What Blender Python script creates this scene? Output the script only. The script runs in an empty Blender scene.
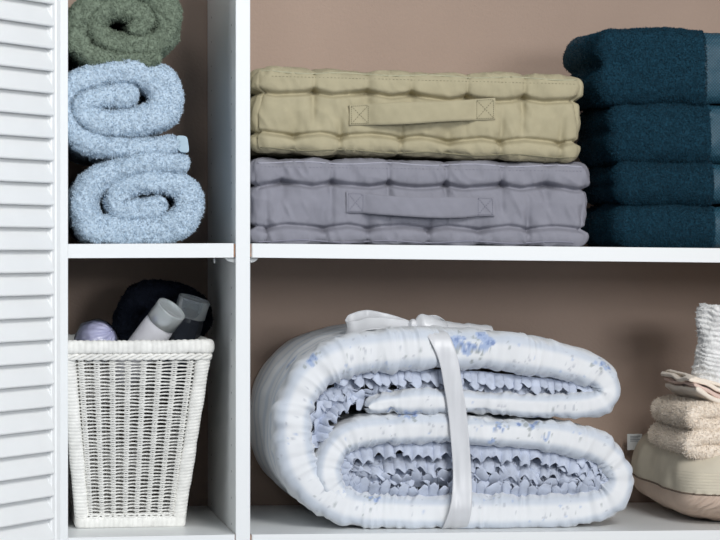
import bpy, math, random
import numpy as np
from mathutils import Vector, Matrix

random.seed(7)
rng = np.random.default_rng(11)
S = bpy.context.scene
COL = S.collection

# ------------------------------------------------------------------ camera, light, exposure
F = 2590.0
TH = math.radians(8.8)
D = 3.1
ZC = 1.30
PY = 250.0
cam_d = bpy.data.cameras.new('camera')
cam = bpy.data.objects.new('camera', cam_d)
COL.objects.link(cam)
cam.location = (0, -D, ZC)
cam.rotation_euler = (math.radians(90), 0, -TH)
cam_d.sensor_width = 36
cam_d.lens = F * 36 / 720
cam_d.shift_y = -(270 - PY) / 720
cam_d.clip_end = 50
S.camera = cam

w = bpy.data.worlds.new('world'); S.world = w; w.use_nodes = True
wb = w.node_tree.nodes['Background']
# world light graded by direction: raised on the right, dimmed to darken left-facing sides
_nt = w.node_tree
_tc = _nt.nodes.new('ShaderNodeTexCoord'); _sx = _nt.nodes.new('ShaderNodeSeparateXYZ')
_mr = _nt.nodes.new('ShaderNodeMapRange'); _mr.interpolation_type = 'SMOOTHSTEP'
_mr.inputs['From Min'].default_value = -0.45; _mr.inputs['From Max'].default_value = 0.55
_mr.inputs['To Min'].default_value = 0.10; _mr.inputs['To Max'].default_value = 0.62
_nt.links.new(_tc.outputs['Generated'], _sx.inputs[0]); _nt.links.new(_sx.outputs['X'], _mr.inputs['Value'])
_nt.links.new(_mr.outputs[0], wb.inputs[1])
wb.inputs[0].default_value = (0.74, 0.84, 1.0, 1)

def area(name, loc, target, sx, sy, power, color):
    d = bpy.data.lights.new(name, 'AREA'); d.shape = 'RECTANGLE'; d.size = sx; d.size_y = sy
    d.energy = power; d.color = color
    o = bpy.data.objects.new(name, d); COL.objects.link(o); o.location = loc
    o.rotation_euler = (Vector(target) - Vector(loc)).to_track_quat('-Z', 'Y').to_euler()
    return o
area('softbox_key', (1.0, -2.9, 2.75), (0.42, 0, 1.25), 0.9, 0.8, 60, (1.0, 0.985, 0.96))
area('softbox_side', (1.55, -3.35, 1.74), (0.42, 0, 1.22), 0.9, 0.5, 40, (0.97, 0.98, 1.0))

area('softbox_left', (-0.45, -3.25, 2.25), (0.3, 0, 1.45), 0.5, 0.5, 11, (0.97, 0.98, 1.0))

S.view_settings.view_transform = 'Standard'
S.view_settings.look = 'None'
S.view_settings.gamma = 1
S.view_settings.use_curve_mapping = False
S.view_settings.exposure = -0.07

# ------------------------------------------------------------------ geometry helpers
CT, ST = math.cos(TH), math.sin(TH)
def at(px, py, Y):
    """the point of the depth plane Y that sits behind photo pixel (px, py)"""
    wv = Y + D
    t = (px - 360) / F
    X = wv * (t * CT + ST) / (CT - t * ST)
    dz = X * ST + wv * CT
    return Vector((X, Y, ZC + (PY - py) * dz / F))
def xz(pts, Y):
    return np.array([[at(p[0], p[1], Y).x, at(p[0], p[1], Y).z] for p in pts])
PX = 0.00120

def _hash(ix, iy, iz, seed):
    n = (ix * 374761393 + iy * 668265263 + iz * 2147483647 + seed * 1274126177) & 0xffffffff
    n = ((n ^ (n >> 13)) * 1274126177) & 0xffffffff
    n = (n ^ (n >> 16)) & 0xffffffff
    return n.astype(np.float64) / 4294967295.0 * 2 - 1
def noise(P, scale, seed=0):
    """value noise, P (...,3) metres, scale = feature size in metres"""
    Q = np.asarray(P, dtype=np.float64) / scale + 100.5
    I = np.floor(Q).astype(np.int64); f = Q - I
    f = f * f * (3 - 2 * f)
    out = 0
    for dx in (0, 1):
        for dy in (0, 1):
            for dz in (0, 1):
                wgt = (f[..., 0] if dx else 1 - f[..., 0]) * (f[..., 1] if dy else 1 - f[..., 1]) * (f[..., 2] if dz else 1 - f[..., 2])
                out = out + wgt * _hash(I[..., 0] + dx, I[..., 1] + dy, I[..., 2] + dz, seed)
    return out
def fbm(P, scale, seed=0, octv=3):
    o = 0; a = 1
    for k in range(octv):
        o = o + a * noise(P, scale / 2 ** k, seed + k * 17); a *= 0.5
    return o

def obj(name, verts, faces, mat, parent=None, smooth=True, mats=None, fmat=None, loc=None):
    me = bpy.data.meshes.new(name)
    verts = np.asarray(verts, dtype=np.float64)
    if loc is not None:
        verts = verts - np.array(loc)
    me.from_pydata(verts.tolist(), [], faces if isinstance(faces, list) else faces.tolist())
    if mats:
        for m in mats: me.materials.append(m)
        me.polygons.foreach_set('material_index', np.asarray(fmat, dtype=np.int32))
    else:
        me.materials.append(mat)
    if smooth:
        me.polygons.foreach_set('use_smooth', [True] * len(me.polygons))
    me.update()
    o = bpy.data.objects.new(name, me); COL.objects.link(o)
    if loc is not None and parent is None:
        o.location = loc
    if parent is not None:
        o.parent = parent
        if loc is not None:
            o.location = Vector(loc) - parent.location
        else:
            o.location = -parent.location if parent.parent is None else (0, 0, 0)
    return o
def thing(name, loc, label, cat, group=None):
    o = bpy.data.objects.new(name, None); COL.objects.link(o)
    o.location = loc; o.empty_display_size = 0.02
    o['label'] = label; o['category'] = cat
    if group: o['group'] = group
    return o
def tag(o, label, cat, group=None):
    o['label'] = label; o['category'] = cat
    if group: o['group'] = group
    return o

def weld(o, dist=1e-5):
    import bmesh
    bm = bmesh.new(); bm.from_mesh(o.data); bmesh.ops.remove_doubles(bm, verts=bm.verts, dist=dist); bm.to_mesh(o.data); bm.free()
    return o
def grid_faces(ni, nj, ci=False, cj=False, off=0):
    i = np.arange(ni if ci else ni - 1); j = np.arange(nj if cj else nj - 1)
    I, J = np.meshgrid(i, j, indexing='ij')
    I2 = (I + 1) % ni; J2 = (J + 1) % nj
    return (np.stack([I * nj + J, I2 * nj + J, I2 * nj + J2, I * nj + J2], -1).reshape(-1, 4) + off)
def grid_normals(G, ci=False, cj=False):
    def d(A, ax, closed):
        if closed: return np.roll(A, -1, ax) - np.roll(A, 1, ax)
        return np.gradient(A, axis=ax)
    n = np.cross(d(G, 0, ci), d(G, 1, cj))
    L = np.linalg.norm(n, axis=-1, keepdims=True); L[L < 1e-12] = 1
    return n / L
class MB:
    def __init__(s): s.v = []; s.f = []; s.m = []; s.n = 0
    def add(s, V, Fc, mi=0):
        V = np.asarray(V, dtype=float)
        s.v.append(V)
        for f in (Fc.tolist() if isinstance(Fc, np.ndarray) else Fc):
            s.f.append([a + s.n for a in f]); s.m.append(mi)
        s.n += len(V)
    def box(s, x0, x1, y0, y1, z0, z1, mi=0, b=0.0):
        if b <= 0:
            V = [(x0,y0,z0),(x1,y0,z0),(x1,y1,z0),(x0,y1,z0),(x0,y0,z1),(x1,y0,z1),(x1,y1,z1),(x0,y1,z1)]
            s.add(V, [[0,3,2,1],[4,5,6,7],[0,1,5,4],[1,2,6,5],[2,3,7,6],[3,0,4,7]], mi)
        else:
            s.hexa([(x0,y0,z0),(x1,y0,z0),(x1,y1,z0),(x0,y1,z0),(x0,y0,z1),(x1,y0,z1),(x1,y1,z1),(x0,y1,z1)], mi, b)
    def hexa(s, C, mi=0, b=0.0):
        """8 corners as box; chamfered by b"""
        C = np.array(C, float)
        if b <= 0:
            s.add(C, [[0,3,2,1],[4,5,6,7],[0,1,5,4],[1,2,6,5],[2,3,7,6],[3,0,4,7]], mi); return
        sg = np.array([(-1,-1,-1),(1,-1,-1),(1,1,-1),(-1,1,-1),(-1,-1,1),(1,-1,1),(1,1,1),(-1,1,1)])
        idx = {tuple(k): i for i, k in enumerate(sg)}
        V = []; vid = {}
        for i, k in enumerate(sg):
            for ax in range(3):
                p = C[i].copy()
                for a2 in range(3):
                    if a2 == ax: continue
                    kk = list(k); kk[a2] = -kk[a2]
                    e = C[idx[tuple(kk)]] - C[i]; p = p + e / np.linalg.norm(e) * b
                vid[(i, ax)] = len(V); V.append(p)
        Fs = []
        quads = {(2,-1):[0,3,2,1],(2,1):[4,5,6,7],(1,-1):[0,1,5,4],(0,1):[1,2,6,5],(1,1):[2,3,7,6],(0,-1):[3,0,4,7]}
        for (ax, sd), q in quads.items(): Fs.append([vid[(i, ax)] for i in q])
        for (ax, sd), q in quads.items():
            for a in range(4):
                i, j = q[a], q[(a+1) % 4]
                ea = [t for t in range(3) if sg[i][t] != sg[j][t]][0]
                oth = [t for t in range(3) if t not in (ax, ea)][0]
                if ax < oth: Fs.append([vid[(j, ax)], vid[(i, ax)], vid[(i, oth)], vid[(j, oth)]])
        for i in range(8): Fs.append([vid[(i, 0)], vid[(i, 1)], vid[(i, 2)]])
        s.add(V, Fs, mi)
    def tube(s, pts, r, n=8, mi=0, closed=False, cap=True):
        P = np.array(pts, float); m = len(P)
        r = np.full(m, r) if np.isscalar(r) else np.asarray(r)
        T = (np.roll(P, -1, 0) - np.roll(P, 1, 0)) if closed else np.gradient(P, axis=0)
        T /= np.maximum(np.linalg.norm(T, axis=1, keepdims=True), 1e-9)
        ref = np.array([0.0, 1, 0]) if abs(T[0][1]) < 0.8 else np.array([1.0, 0, 0])
        U = np.cross(T, ref); U /= np.maximum(np.linalg.norm(U, axis=1, keepdims=True), 1e-9)
        W = np.cross(T, U)
        a = np.linspace(0, 2 * math.pi, n, endpoint=False)
        G = P[:, None] + r[:, None, None] * (U[:, None] * np.cos(a)[None, :, None] + W[:, None] * np.sin(a)[None, :, None])
        Fc = grid_faces(m, n, closed, True).tolist()
        if cap and not closed:
            Fc.append(list(range(n))); Fc.append([(m-1)*n + k for k in reversed(range(n))])
        s.add(G.reshape(-1, 3), Fc, mi)
    def grid(s, G, ci=False, cj=False, mi=0):
        s.add(G.reshape(-1, 3), grid_faces(G.shape[0], G.shape[1], ci, cj), mi)
    def lathe(s, prof, origin, axis, n=40, mi=0):
        """prof list of (r, h) along axis"""
        A = Vector(axis).normalized(); q = A.to_track_quat('Z', 'Y')
        ux = np.array(q @ Vector((1,0,0))); uy = np.array(q @ Vector((0,1,0))); ua = np.array(A)
        a = np.linspace(0, 2*math.pi, n, endpoint=False)
        G = np.array([[np.array(origin) + ua*h + r*(ux*math.cos(t) + uy*math.sin(t)) for t in a] for r, h in prof])
        s.grid(G, False, True, mi)
    def build(s, name, mat, parent=None, smooth=True, mats=None, loc=None):
        V = np.concatenate(s.v)
        return obj(name, V, s.f, mat, parent, smooth, mats, s.m if mats else None, loc)

def spline(pts, n):
    """Catmull-Rom through pts (K,d), n samples evenly by arclength"""
    P = np.asarray(pts, float)
    Pe = np.vstack([2*P[0]-P[1], P, 2*P[-1]-P[-2]])
    out = []
    for i in range(1, len(Pe)-2):
        t = np.linspace(0, 1, 24, endpoint=False)[:, None]
        a, b, c, d = Pe[i-1], Pe[i], Pe[i+1], Pe[i+2]
        out.append(0.5*((2*b) + (-a+c)*t + (2*a-5*b+4*c-d)*t**2 + (-a+3*b-3*c+d)*t**3))
    out.append(P[-1:]); Q = np.vstack(out)
    s = np.r_[0, np.cumsum(np.linalg.norm(np.diff(Q[:, :2], axis=0), axis=1))]
    u = np.linspace(0, s[-1], n)
    return np.stack([np.interp(u, s, Q[:, k]) for k in range(Q.shape[1])], 1), s[-1]

def roll_grid(pts, y0, y1, step=0.0016, squash=1.0, dense_y=0.05, ec=0.8, es=0.9):
    """pts (K,3): x, z, half thickness. returns grid G (path, profile) and side coordinate info"""
    _, L = spline(pts, 10)
    n = max(20, int(L / step))
    Q, L = spline(pts, n)
    c = Q[:, :2]; r = Q[:, 2].copy()
    s = np.linspace(0, L, n)
    for d in (s, L - s):
        k = np.clip(d / r, 0, 1); r = r * np.sqrt(np.maximum(1 - (1 - k)**2, 1e-4))
    T = np.gradient(c, axis=0)
    # smooth tangents
    for _ in range(3): T = (np.roll(T, 1, 0) + T + np.roll(T, -1, 0)) / 3 if False else T
    T /= np.maximum(np.linalg.norm(T, axis=1, keepdims=True), 1e-9)
    N = np.stack([-T[:, 1], T[:, 0]], 1)
    R = Q[:, 2].mean() * squash
    prof = []
    ys = list(np.arange(0, dense_y, step)) + list(np.linspace(dense_y, (y1 - y0 - R), 26))
    for y in reversed(ys): prof.append((1.0, y + R, y))
    m = max(8, int(math.pi * R / step))
    for k in range(1, m):
        a = math.pi * k / m
        # superellipse for a fuller edge
        cx = math.copysign(abs(math.cos(a))**ec, math.cos(a)); sx = abs(math.sin(a))**es
        prof.append((cx, R - R * sx, 0))
    for y in ys: prof.append((-1.0, y + R, y))
    prof = np.array(prof)
    G = np.empty((n, len(prof), 3))
    G[..., 0] = c[:, None, 0] + N[:, None, 0] * r[:, None] * prof[None, :, 0]
    G[..., 2] = c[:, None, 1] + N[:, None, 1] * r[:, None] * prof[None, :, 0]
    G[..., 1] = y0 + prof[None, :, 1]
    return G, s, prof

def add_fuzz(V, Fc, count, length, width, front=None, seed=1, tangle=0.8):
    """thin nap loops on a surface: returns extra verts / tri faces"""
    r = np.random.default_rng(seed)
    Fa = np.array([f[:3] for f in Fc]); Fb = np.array([[f[0], f[2], f[3]] if len(f) == 4 else f[:3] for f in Fc])
    a, b, c = V[Fa[:, 0]], V[Fa[:, 1]], V[Fa[:, 2]]
    n = np.cross(b - a, c - a); ar = np.linalg.norm(n, axis=1)
    n /= np.maximum(ar[:, None], 1e-14)
    wgt = ar.copy()
    if front is not None: wgt = wgt * front((a + c) / 2)
    p = wgt / wgt.sum()
    k = r.choice(len(Fa), count, p=p)
    u = r.random((count, 1)); v = r.random((count, 1))
    base = a[k] + (b[k] - a[k]) * u * 1 + (V[Fb[k, 2]] - a[k]) * v
    nn = n[k]
    cen = nn + tangle * r.normal(size=(count, 3)); cen /= np.linalg.norm(cen, axis=1, keepdims=True)
    sd = np.cross(cen, r.normal(size=(count, 3))); sd /= np.linalg.norm(sd, axis=1, keepdims=True)
    ln = length * (0.5 + r.random((count, 1)))
    bend = 0.4 * length * r.normal(size=(count, 3))
    w2 = width / 2
    base = base - nn * 0.0003
    V2 = np.stack([base - sd*w2, base + sd*w2, base + cen*ln*0.6 + sd*w2 + bend*0.2, base + cen*ln*0.6 - sd*w2 + bend*0.2, base + cen*ln + bend], 1)
    F2 = []
    o = len(V) + np.arange(count) * 5
    q = np.stack([o, o+1, o+2, o+3], 1).tolist(); t = np.stack([o+3, o+2, o+4], 1).tolist()
    return V2.reshape(-1, 3), q + t

# ------------------------------------------------------------------ materials
def mat(name, col, rough=0.6, spec=0.5, sheen=0.0, noise_scale=None, noise_amt=0.0, bump=None, bump_scale=400, trans=0.0, metal=0.0, aniso=0, coat=0, ior=1.45, alpha=1, wave=None, sub=0):
    m = bpy.data.materials.new(name); m.use_nodes = True
    nt = m.node_tree; b = nt.nodes['Principled BSDF']
    b.inputs['Base Color'].default_value = (*col, 1)
    b.inputs['Roughness'].default_value = rough
    b.inputs['Specular IOR Level'].default_value = spec
    b.inputs['Metallic'].default_value = metal
    b.inputs['Transmission Weight'].default_value = trans
    b.inputs['IOR'].default_value = ior
    b.inputs['Coat Weight'].default_value = coat
    b.inputs['Alpha'].default_value = alpha
    if sheen:
        b.inputs['Sheen Weight'].default_value = sheen
        b.inputs['Sheen Roughness'].default_value = 0.4
    tc = nt.nodes.new('ShaderNodeTexCoord')
    if noise_scale:
        n = nt.nodes.new('ShaderNodeTexNoise'); n.inputs['Scale'].default_value = noise_scale; n.inputs['Detail'].default_value = 4
        nt.links.new(tc.outputs['Object'], n.inputs['Vector'])
        mr = nt.nodes.new('ShaderNodeMapRange'); mr.inputs['From Min'].default_value = 0.3; mr.inputs['From Max'].default_value = 0.7
        mr.inputs['To Min'].default_value = 1 - noise_amt; mr.inputs['To Max'].default_value = 1 + noise_amt
        nt.links.new(n.outputs['Fac'], mr.inputs['Value'])
        mx = nt.nodes.new('ShaderNodeVectorMath'); mx.operation = 'SCALE'; mx.inputs[0].default_value = col
        nt.links.new(mr.outputs[0], mx.inputs['Scale']); nt.links.new(mx.outputs[0], b.inputs['Base Color'])
    if bump:
        n2 = nt.nodes.new('ShaderNodeTexNoise'); n2.inputs['Scale'].default_value = bump_scale; n2.inputs['Detail'].default_value = 3
        nt.links.new(tc.outputs['Object'], n2.inputs['Vector'])
        bp = nt.nodes.new('ShaderNodeBump'); bp.inputs['Strength'].default_value = bump; bp.inputs['Distance'].default_value = 0.001
        nt.links.new(n2.outputs['Fac'], bp.inputs['Height']); nt.links.new(bp.outputs[0], b.inputs['Normal'])
    if wave:   # (direction, scale, strength) fine woven ribs
        wv = nt.nodes.new('ShaderNodeTexWave'); wv.bands_direction = wave[0]; wv.inputs['Scale'].default_value = wave[1]
        wv.inputs['Distortion'].default_value = 1.0
        nt.links.new(tc.outputs['Object'], wv.inputs['Vector'])
        bp = nt.nodes.new('ShaderNodeBump'); bp.inputs['Strength'].default_value = wave[2]; bp.inputs['Distance'].default_value = 0.0006
        nt.links.new(wv.outputs['Fac'], bp.inputs['Height']); nt.links.new(bp.outputs[0], b.inputs['Normal'])
    return m
M = {}
M['laminate'] = mat('white_laminate', (0.80, 0.82, 0.82), 0.38, 0.4)
M['laminate_side'] = M['laminate']
M['chip'] = mat('raw_chipboard', (0.30, 0.17, 0.11), 0.8, noise_scale=300, noise_amt=0.3)
M['hole'] = mat('peg_hole', (0.03, 0.03, 0.035), 0.9)
M['door'] = mat('white_paint', (0.84, 0.855, 0.85), 0.5, 0.4, noise_scale=20, noise_amt=0.015)
M['wall'] = mat('brown_wall_paint', (0.39, 0.295, 0.24), 0.9, 0.2, noise_scale=6, noise_amt=0.04, bump=0.5, bump_scale=260)
M['floor'] = mat('grey_floor', (0.35, 0.3, 0.26), 0.6)
M['bluetowel'] = mat('light_blue_terry', (0.50, 0.61, 0.71), 0.95, 0.1, sheen=0.1, noise_scale=420, noise_amt=0.18)
M['greentowel'] = mat('sage_green_terry', (0.19, 0.235, 0.175), 0.95, 0.1, sheen=0.08, noise_scale=420, noise_amt=0.15)
M['teal'] = mat('dark_teal_terry', (0.011, 0.045, 0.072), 0.95, 0.1, sheen=0.05, noise_scale=400, noise_amt=0.25)
M['navy'] = mat('black_navy_terry', (0.010, 0.013, 0.022), 0.95, 0.1, noise_scale=400, noise_amt=0.2)
M['cream'] = mat('cream_terry', (0.88, 0.79, 0.68), 0.95, 0.1, sheen=0.2, noise_scale=400, noise_amt=0.06)
M['whiteterry'] = mat('white_terry', (0.90, 0.90, 0.89), 0.95, 0.1, sheen=0.2, noise_scale=400, noise_amt=0.05)
M['hem'] = mat('pale_blue_hem', (0.40, 0.52, 0.60), 0.8, 0.2, bump=0.3)
M['tealband'] = None
M['olive'] = mat('beige_canvas', (0.43, 0.385, 0.255), 0.85, 0.2, noise_scale=60, noise_amt=0.05, wave=('X', 330, 0.35))
M['lilac'] = mat('lilac_grey_canvas', (0.265, 0.265, 0.305), 0.85, 0.2, noise_scale=60, noise_amt=0.05, wave=('X', 330, 0.35))
M['olive_thread'] = mat('beige_thread', (0.42, 0.40, 0.27), 0.7)
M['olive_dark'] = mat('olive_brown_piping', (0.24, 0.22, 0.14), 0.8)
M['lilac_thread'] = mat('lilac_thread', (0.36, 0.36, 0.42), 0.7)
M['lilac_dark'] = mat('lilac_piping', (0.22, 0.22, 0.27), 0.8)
M['wicker'] = mat('white_painted_wicker', (0.78, 0.775, 0.74), 0.55, 0.4, noise_scale=90, noise_amt=0.10)
M['satin'] = mat('white_satin', (0.62, 0.63, 0.65), 0.36, 0.7, sheen=0.3, noise_scale=15, noise_amt=0.05)
M['frill'] = mat('pale_blue_cotton', (0.50, 0.545, 0.645), 0.8, 0.2, noise_scale=70, noise_amt=0.16)
M['pillow_top'] = mat('beige_green_cotton', (0.63, 0.575, 0.46), 0.8, 0.25, noise_scale=40, noise_amt=0.05, bump=0.2, bump_scale=900)
M['pillow_low'] = mat('beige_pink_cotton', (0.60, 0.47, 0.38), 0.8, 0.25, noise_scale=40, noise_amt=0.05, bump=0.2, bump_scale=900)
M['pillow_seam'] = mat('dark_brown_seam', (0.16, 0.12, 0.09), 0.8)
M['paper'] = mat('white_label_fabric', (0.75, 0.78, 0.78), 0.7)
M['print'] = mat('grey_print', (0.25, 0.28, 0.32), 0.8)
M['pinkhem'] = mat('pale_pink_hem', (0.70, 0.53, 0.46), 0.75)
M['plastic_white'] = mat('milky_white_plastic', (0.66, 0.66, 0.70), 0.35, 0.5)
M['plastic_cap'] = mat('frosted_clear_plastic', (0.88, 0.94, 0.95), 0.18, 0.5, trans=0.7)
M['plastic_cap2'] = mat('grey_clear_plastic', (0.78, 0.86, 0.90), 0.15, 0.5, trans=0.75)
M['plastic_dark'] = mat('dark_liquid_plastic', (0.022, 0.026, 0.036), 0.25, 0.5)
M['lavender'] = mat('lavender_soap', (0.42, 0.43, 0.60), 0.4, 0.5)
M['bracket'] = mat('clear_bracket_plastic', (0.75, 0.78, 0.78), 0.2, 0.5, trans=0.5)
# clear wrap
m = bpy.data.materials.new('clear_cellophane'); m.use_nodes = True; nt = m.node_tree; nt.nodes.clear()
out = nt.nodes.new('ShaderNodeOutputMaterial'); tr = nt.nodes.new('ShaderNodeBsdfTransparent'); gl = nt.nodes.new('ShaderNodeBsdfGlossy')
gl.inputs['Roughness'].default_value = 0.12; mx = nt.nodes.new('ShaderNodeMixShader'); fr = nt.nodes.new('ShaderNodeLayerWeight'); fr.inputs['Blend'].default_value = 0.35
nt.links.new(fr.outputs['Fresnel'], mx.inputs[0]); nt.links.new(tr.outputs[0], mx.inputs[1]); nt.links.new(gl.outputs[0], mx.inputs[2]); nt.links.new(mx.outputs[0], out.inputs[0])
M['cello'] = m
# fabric coloured by a mesh attribute (printed pattern)
def attr_mat(name, rough=0.75, sheen=0.1):
    m = bpy.data.materials.new(name); m.use_nodes = True; nt = m.node_tree; b = nt.nodes['Principled BSDF']
    a = nt.nodes.new('ShaderNodeAttribute'); a.attribute_name = 'print_colour'
    nt.links.new(a.outputs['Color'], b.inputs['Base Color'])
    b.inputs['Roughness'].default_value = rough; b.inputs['Specular IOR Level'].default_value = 0.25; b.inputs['Sheen Weight'].default_value = sheen
    return m
M['floral'] = attr_mat('floral_print_cotton')
# dobby band
m = bpy.data.materials.new('teal_dobby_weave'); m.use_nodes = True; nt = m.node_tree; b = nt.nodes['Principled BSDF']
tc = nt.nodes.new('ShaderNodeTexCoord')
hs = []
for sg in (1, -1):
    mp = nt.nodes.new('ShaderNodeMapping'); mp.inputs['Rotation'].default_value = (0, math.radians(45 * sg), 0)
    wv = nt.nodes.new('ShaderNodeTexWave'); wv.bands_direction = 'X'; wv.inputs['Scale'].default_value = 110
    nt.links.new(tc.outputs['Object'], mp.inputs[0]); nt.links.new(mp.outputs[0], wv.inputs[0]); hs.append(wv)
ml = nt.nodes.new('ShaderNodeMath'); ml.operation = 'MULTIPLY'
nt.links.new(hs[0].outputs['Fac'], ml.inputs[0]); nt.links.new(hs[1].outputs['Fac'], ml.inputs[1])
cr = nt.nodes.new('ShaderNodeValToRGB'); cr.color_ramp.elements[0].color = (0.008, 0.04, 0.065, 1); cr.color_ramp.elements[1].color = (0.03, 0.13, 0.19, 1)
nt.links.new(ml.outputs[0], cr.inputs[0]); nt.links.new(cr.outputs[0], b.inputs['Base Color']); b.inputs['Roughness'].default_value = 0.55
bp = nt.nodes.new('ShaderNodeBump'); bp.inputs['Strength'].default_value = 0.5; bp.inputs['Distance'].default_value = 0.0008
nt.links.new(ml.outputs[0], bp.inputs['Height']); nt.links.new(bp.outputs[0], b.inputs['Normal'])
M['tealband'] = m

# ------------------------------------------------------------------ the setting
YB = 0.36     # back wall
def struct(name, mb, m_, smooth=False):
    o = mb.build(name, m_, None, smooth); o['kind'] = 'structure'; return o
b = MB(); b.box(-1.2, 1.9, YB, YB + 0.08, 0, 2.45); struct('wall_back', b, M['wall'])
b = MB(); b.box(1.25, 1.33, -0.6, YB, 0, 2.45); struct('wall_right', b, M['wall'])
b = MB(); b.box(-1.2, 1.9, -0.62, YB, -0.05, 0.0); struct('floor', b, M['floor'])

# ------------------------------------------------------------------ shelving unit
XR = 1.235
xs0, xs1 = at(59, 0, 0).x, at(68, 0, 0).x
xd0, xd1 = at(235.7, 0, 0).x, at(250.2, 0, 0).x
unit = thing('shelving_unit', (xs1, 0.0, 0.0), 'white laminate shelving unit with an upright divider, standing inside the closet', 'shelving unit')
b = MB(); b.box(xs0, xs1, 0, YB - 0.002, 0.0, 2.1, b=0.0006); b.build('side_panel', M['laminate'], unit, False)
b = MB(); b.box(xd0, xd1, 0, YB - 0.002, 0.0, 2.1, b=0.0006)
# peg holes in two columns on the compartment face
for yy in (0.045, 0.30):
    for k in range(40):
        z = 0.55 + k * 0.032
        a = np.linspace(0, 2*math.pi, 10, endpoint=False)
        for xx, sg in ((xd0 - 0.0003, -1),):
            V = np.stack([np.full(10, xx), yy + 0.0015*np.cos(a), z + 0.0015*np.sin(a)], 1)
            b.add(V, [list(range(10))], 1)
b.build('divider_panel', None, unit, False, mats=[M['laminate'], M['hole']])
def shelf(pxa, ya, yb_, pxb, yc, yd, xend0=None, xend1=None, gap0=0, gap1=0):
    """front face from (pxa, top ya, bottom yb_) to (pxb, top yc, bottom yd)"""
    A0 = at(pxa, ya, 0); A1 = at(pxa, yb_, 0); B0 = at(pxb, yc, 0); B1 = at(pxb, yd, 0)
    def lin(P, Q, x): t = (x - P.x) / (Q.x - P.x); return P.z + (Q.z - P.z) * t
    x0 = A0.x if xend0 is None else xend0; x1 = B0.x if xend1 is None else xend1
    def prism(mb, xa, xb, y0, y1, mi, e=0.0, bv=0.0):
        zt = lambda x: lin(A0, B0, x) - e; zb = lambda x: lin(A1, B1, x) + e
        mb.hexa([(xa,y0,zb(xa)),(xb,y0,zb(xb)),(xb,y1,zb(xb)),(xa,y1,zb(xa)),(xa,y0,zt(xa)),(xb,y0,zt(xb)),(xb,y1,zt(xb)),(xa,y1,zt(xa))], mi, bv)
    mb = MB()
    prism(mb, x0 + gap0, x1 - gap1, 0.0, 0.0012, 0, 0, 0.0003)
    prism(mb, x0 + gap0*0.7, x1 - gap1*0.7, 0.0012, YB - 0.003, 0, 0.0)
    if gap0: prism(mb, x0 + 0.0002, x0 + gap0*0.75, 0.0022, YB - 0.003, 1, 0.0008)
    if gap1: prism(mb, x1 - gap1*0.75, x1 - 0.0002, 0.0022, YB - 0.003, 1, 0.0008)
    o = mb.build('shelf', None, unit, False, mats=[M['laminate'], M['chip']])
    return o, (lambda x: lin(A0, B0, x))
_, ZT_L = shelf(68, 244.0, 258.2, 235.7, 243.2, 257.6, gap1=0.0035)
_, ZT_R = shelf(250.2, 243.4, 257.6, 720, 248.2, 262.6, xend1=XR, gap0=0.0028)
_, ZB_L = shelf(68, 537.8, 552.0, 235.7, 534.6, 549.0, gap1=0.0015)
_, ZB_R = shelf(250.2, 534.6, 549, 720, 530.2, 544.5, xend1=XR, gap0=0.0028)
for px0, px1 in ((224.5, 235.6), (250.3, 257.5)):
    b = MB(); x0 = at(px0, 0, 0.01).x; x1 = at(px1, 0, 0.01).x
    zt = at(px0, 258.0, 0.01).z - 0.0003; n = 12; V = []
    for y in (0.006, 0.016):
        for k in range(n + 1):
            t = k / n
            x = x0 + (x1 - x0) * t
            dep = 0.0052 * math.sin(math.pi/2 * (t if px0 < 235 else 1 - t)) ** 0.6
            V += [(x, y, zt), (x, y, zt - dep)]
    V = np.array(V).reshape(2, n+1, 2, 3)
    b.grid(V[0]); b.grid(V[1]); b.grid(V[:, :, 1]); 
    b.build('shelf_bracket', M['bracket'], unit, True)['label'] = 'clear plastic shelf bracket'
b = MB(); xx = at(214.5, 0, 0.02).x; b.box(xx - .0008, xx + .0008, 0.02, 0.024, at(214, 263, .02).z, at(214, 258.2, .02).z)
b.build('shelf_pin', M['bracket'], unit, False)

# ------------------------------------------------------------------ louvred door (folded open towards the viewer)
ang = math.radians(34.2)
dx, dy = -math.sin(ang), -math.cos(ang)        # from hinge side towards the viewer
nx, ny = math.cos(ang), -math.sin(ang)         # facing side
H = at(61.0, 0, -0.004); hx, hy = H.x, -0.004
def dp(u, v, z):        # u along door from the hinge edge, v out of the face
    return (hx + dx*u + nx*v, hy + dy*u + ny*v, z)
door = thing('louvred_door', dp(0, 0, 0.02), 'white louvred closet door standing open at the left edge, beside the shelves', 'door')
def dbox(mb, u0, u1, v0, v1, z0, z1, bv=0.0008):
    mb.hexa([dp(u0,v0,z0),dp(u1,v0,z0),dp(u1,v1,z0),dp(u0,v1,z0),dp(u0,v0,z1),dp(u1,v0,z1),dp(u1,v1,z1),dp(u0,v1,z1)], 0, bv)
def u_for(px, v):
    lo, hi = -0.05, 0.6
    for _ in range(50):
        mid = (lo + hi)/2; p = dp(mid, v, 1.3)
        X, Yw = p[0], p[1] + D
        t = (X*CT - Yw*ST) / (X*ST + Yw*CT)
        if 360 + F*t > px: lo = mid
        else: hi = mid
    return lo
us = u_for(52.5, 0.0)
b = MB(); dbox(b, 0.0, us*0.58, -0.026, 0.0, 0.04, 2.05, 0.0015); dbox(b, us*0.56, us, -0.025, -0.0012, 0.04, 2.05, 0.0015)
b.build('stile', M['door'], door, False)
DW = 0.36
b = MB(); dbox(b, DW - 0.03, DW, -0.026, 0.0, 0.04, 2.05, 0.0015); b.build('stile', M['door'], door, False)
b = MB(); dbox(b, us + .0005, DW - 0.0305, -0.024, -0.002, 0.04, 0.12, 0.001); b.build('rail', M['door'], door, False)
b = MB(); dbox(b, us + .0005, DW - 0.0305, -0.024, -0.002, 1.97, 2.05, 0.001); b.build('rail', M['door'], door, False)
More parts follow.
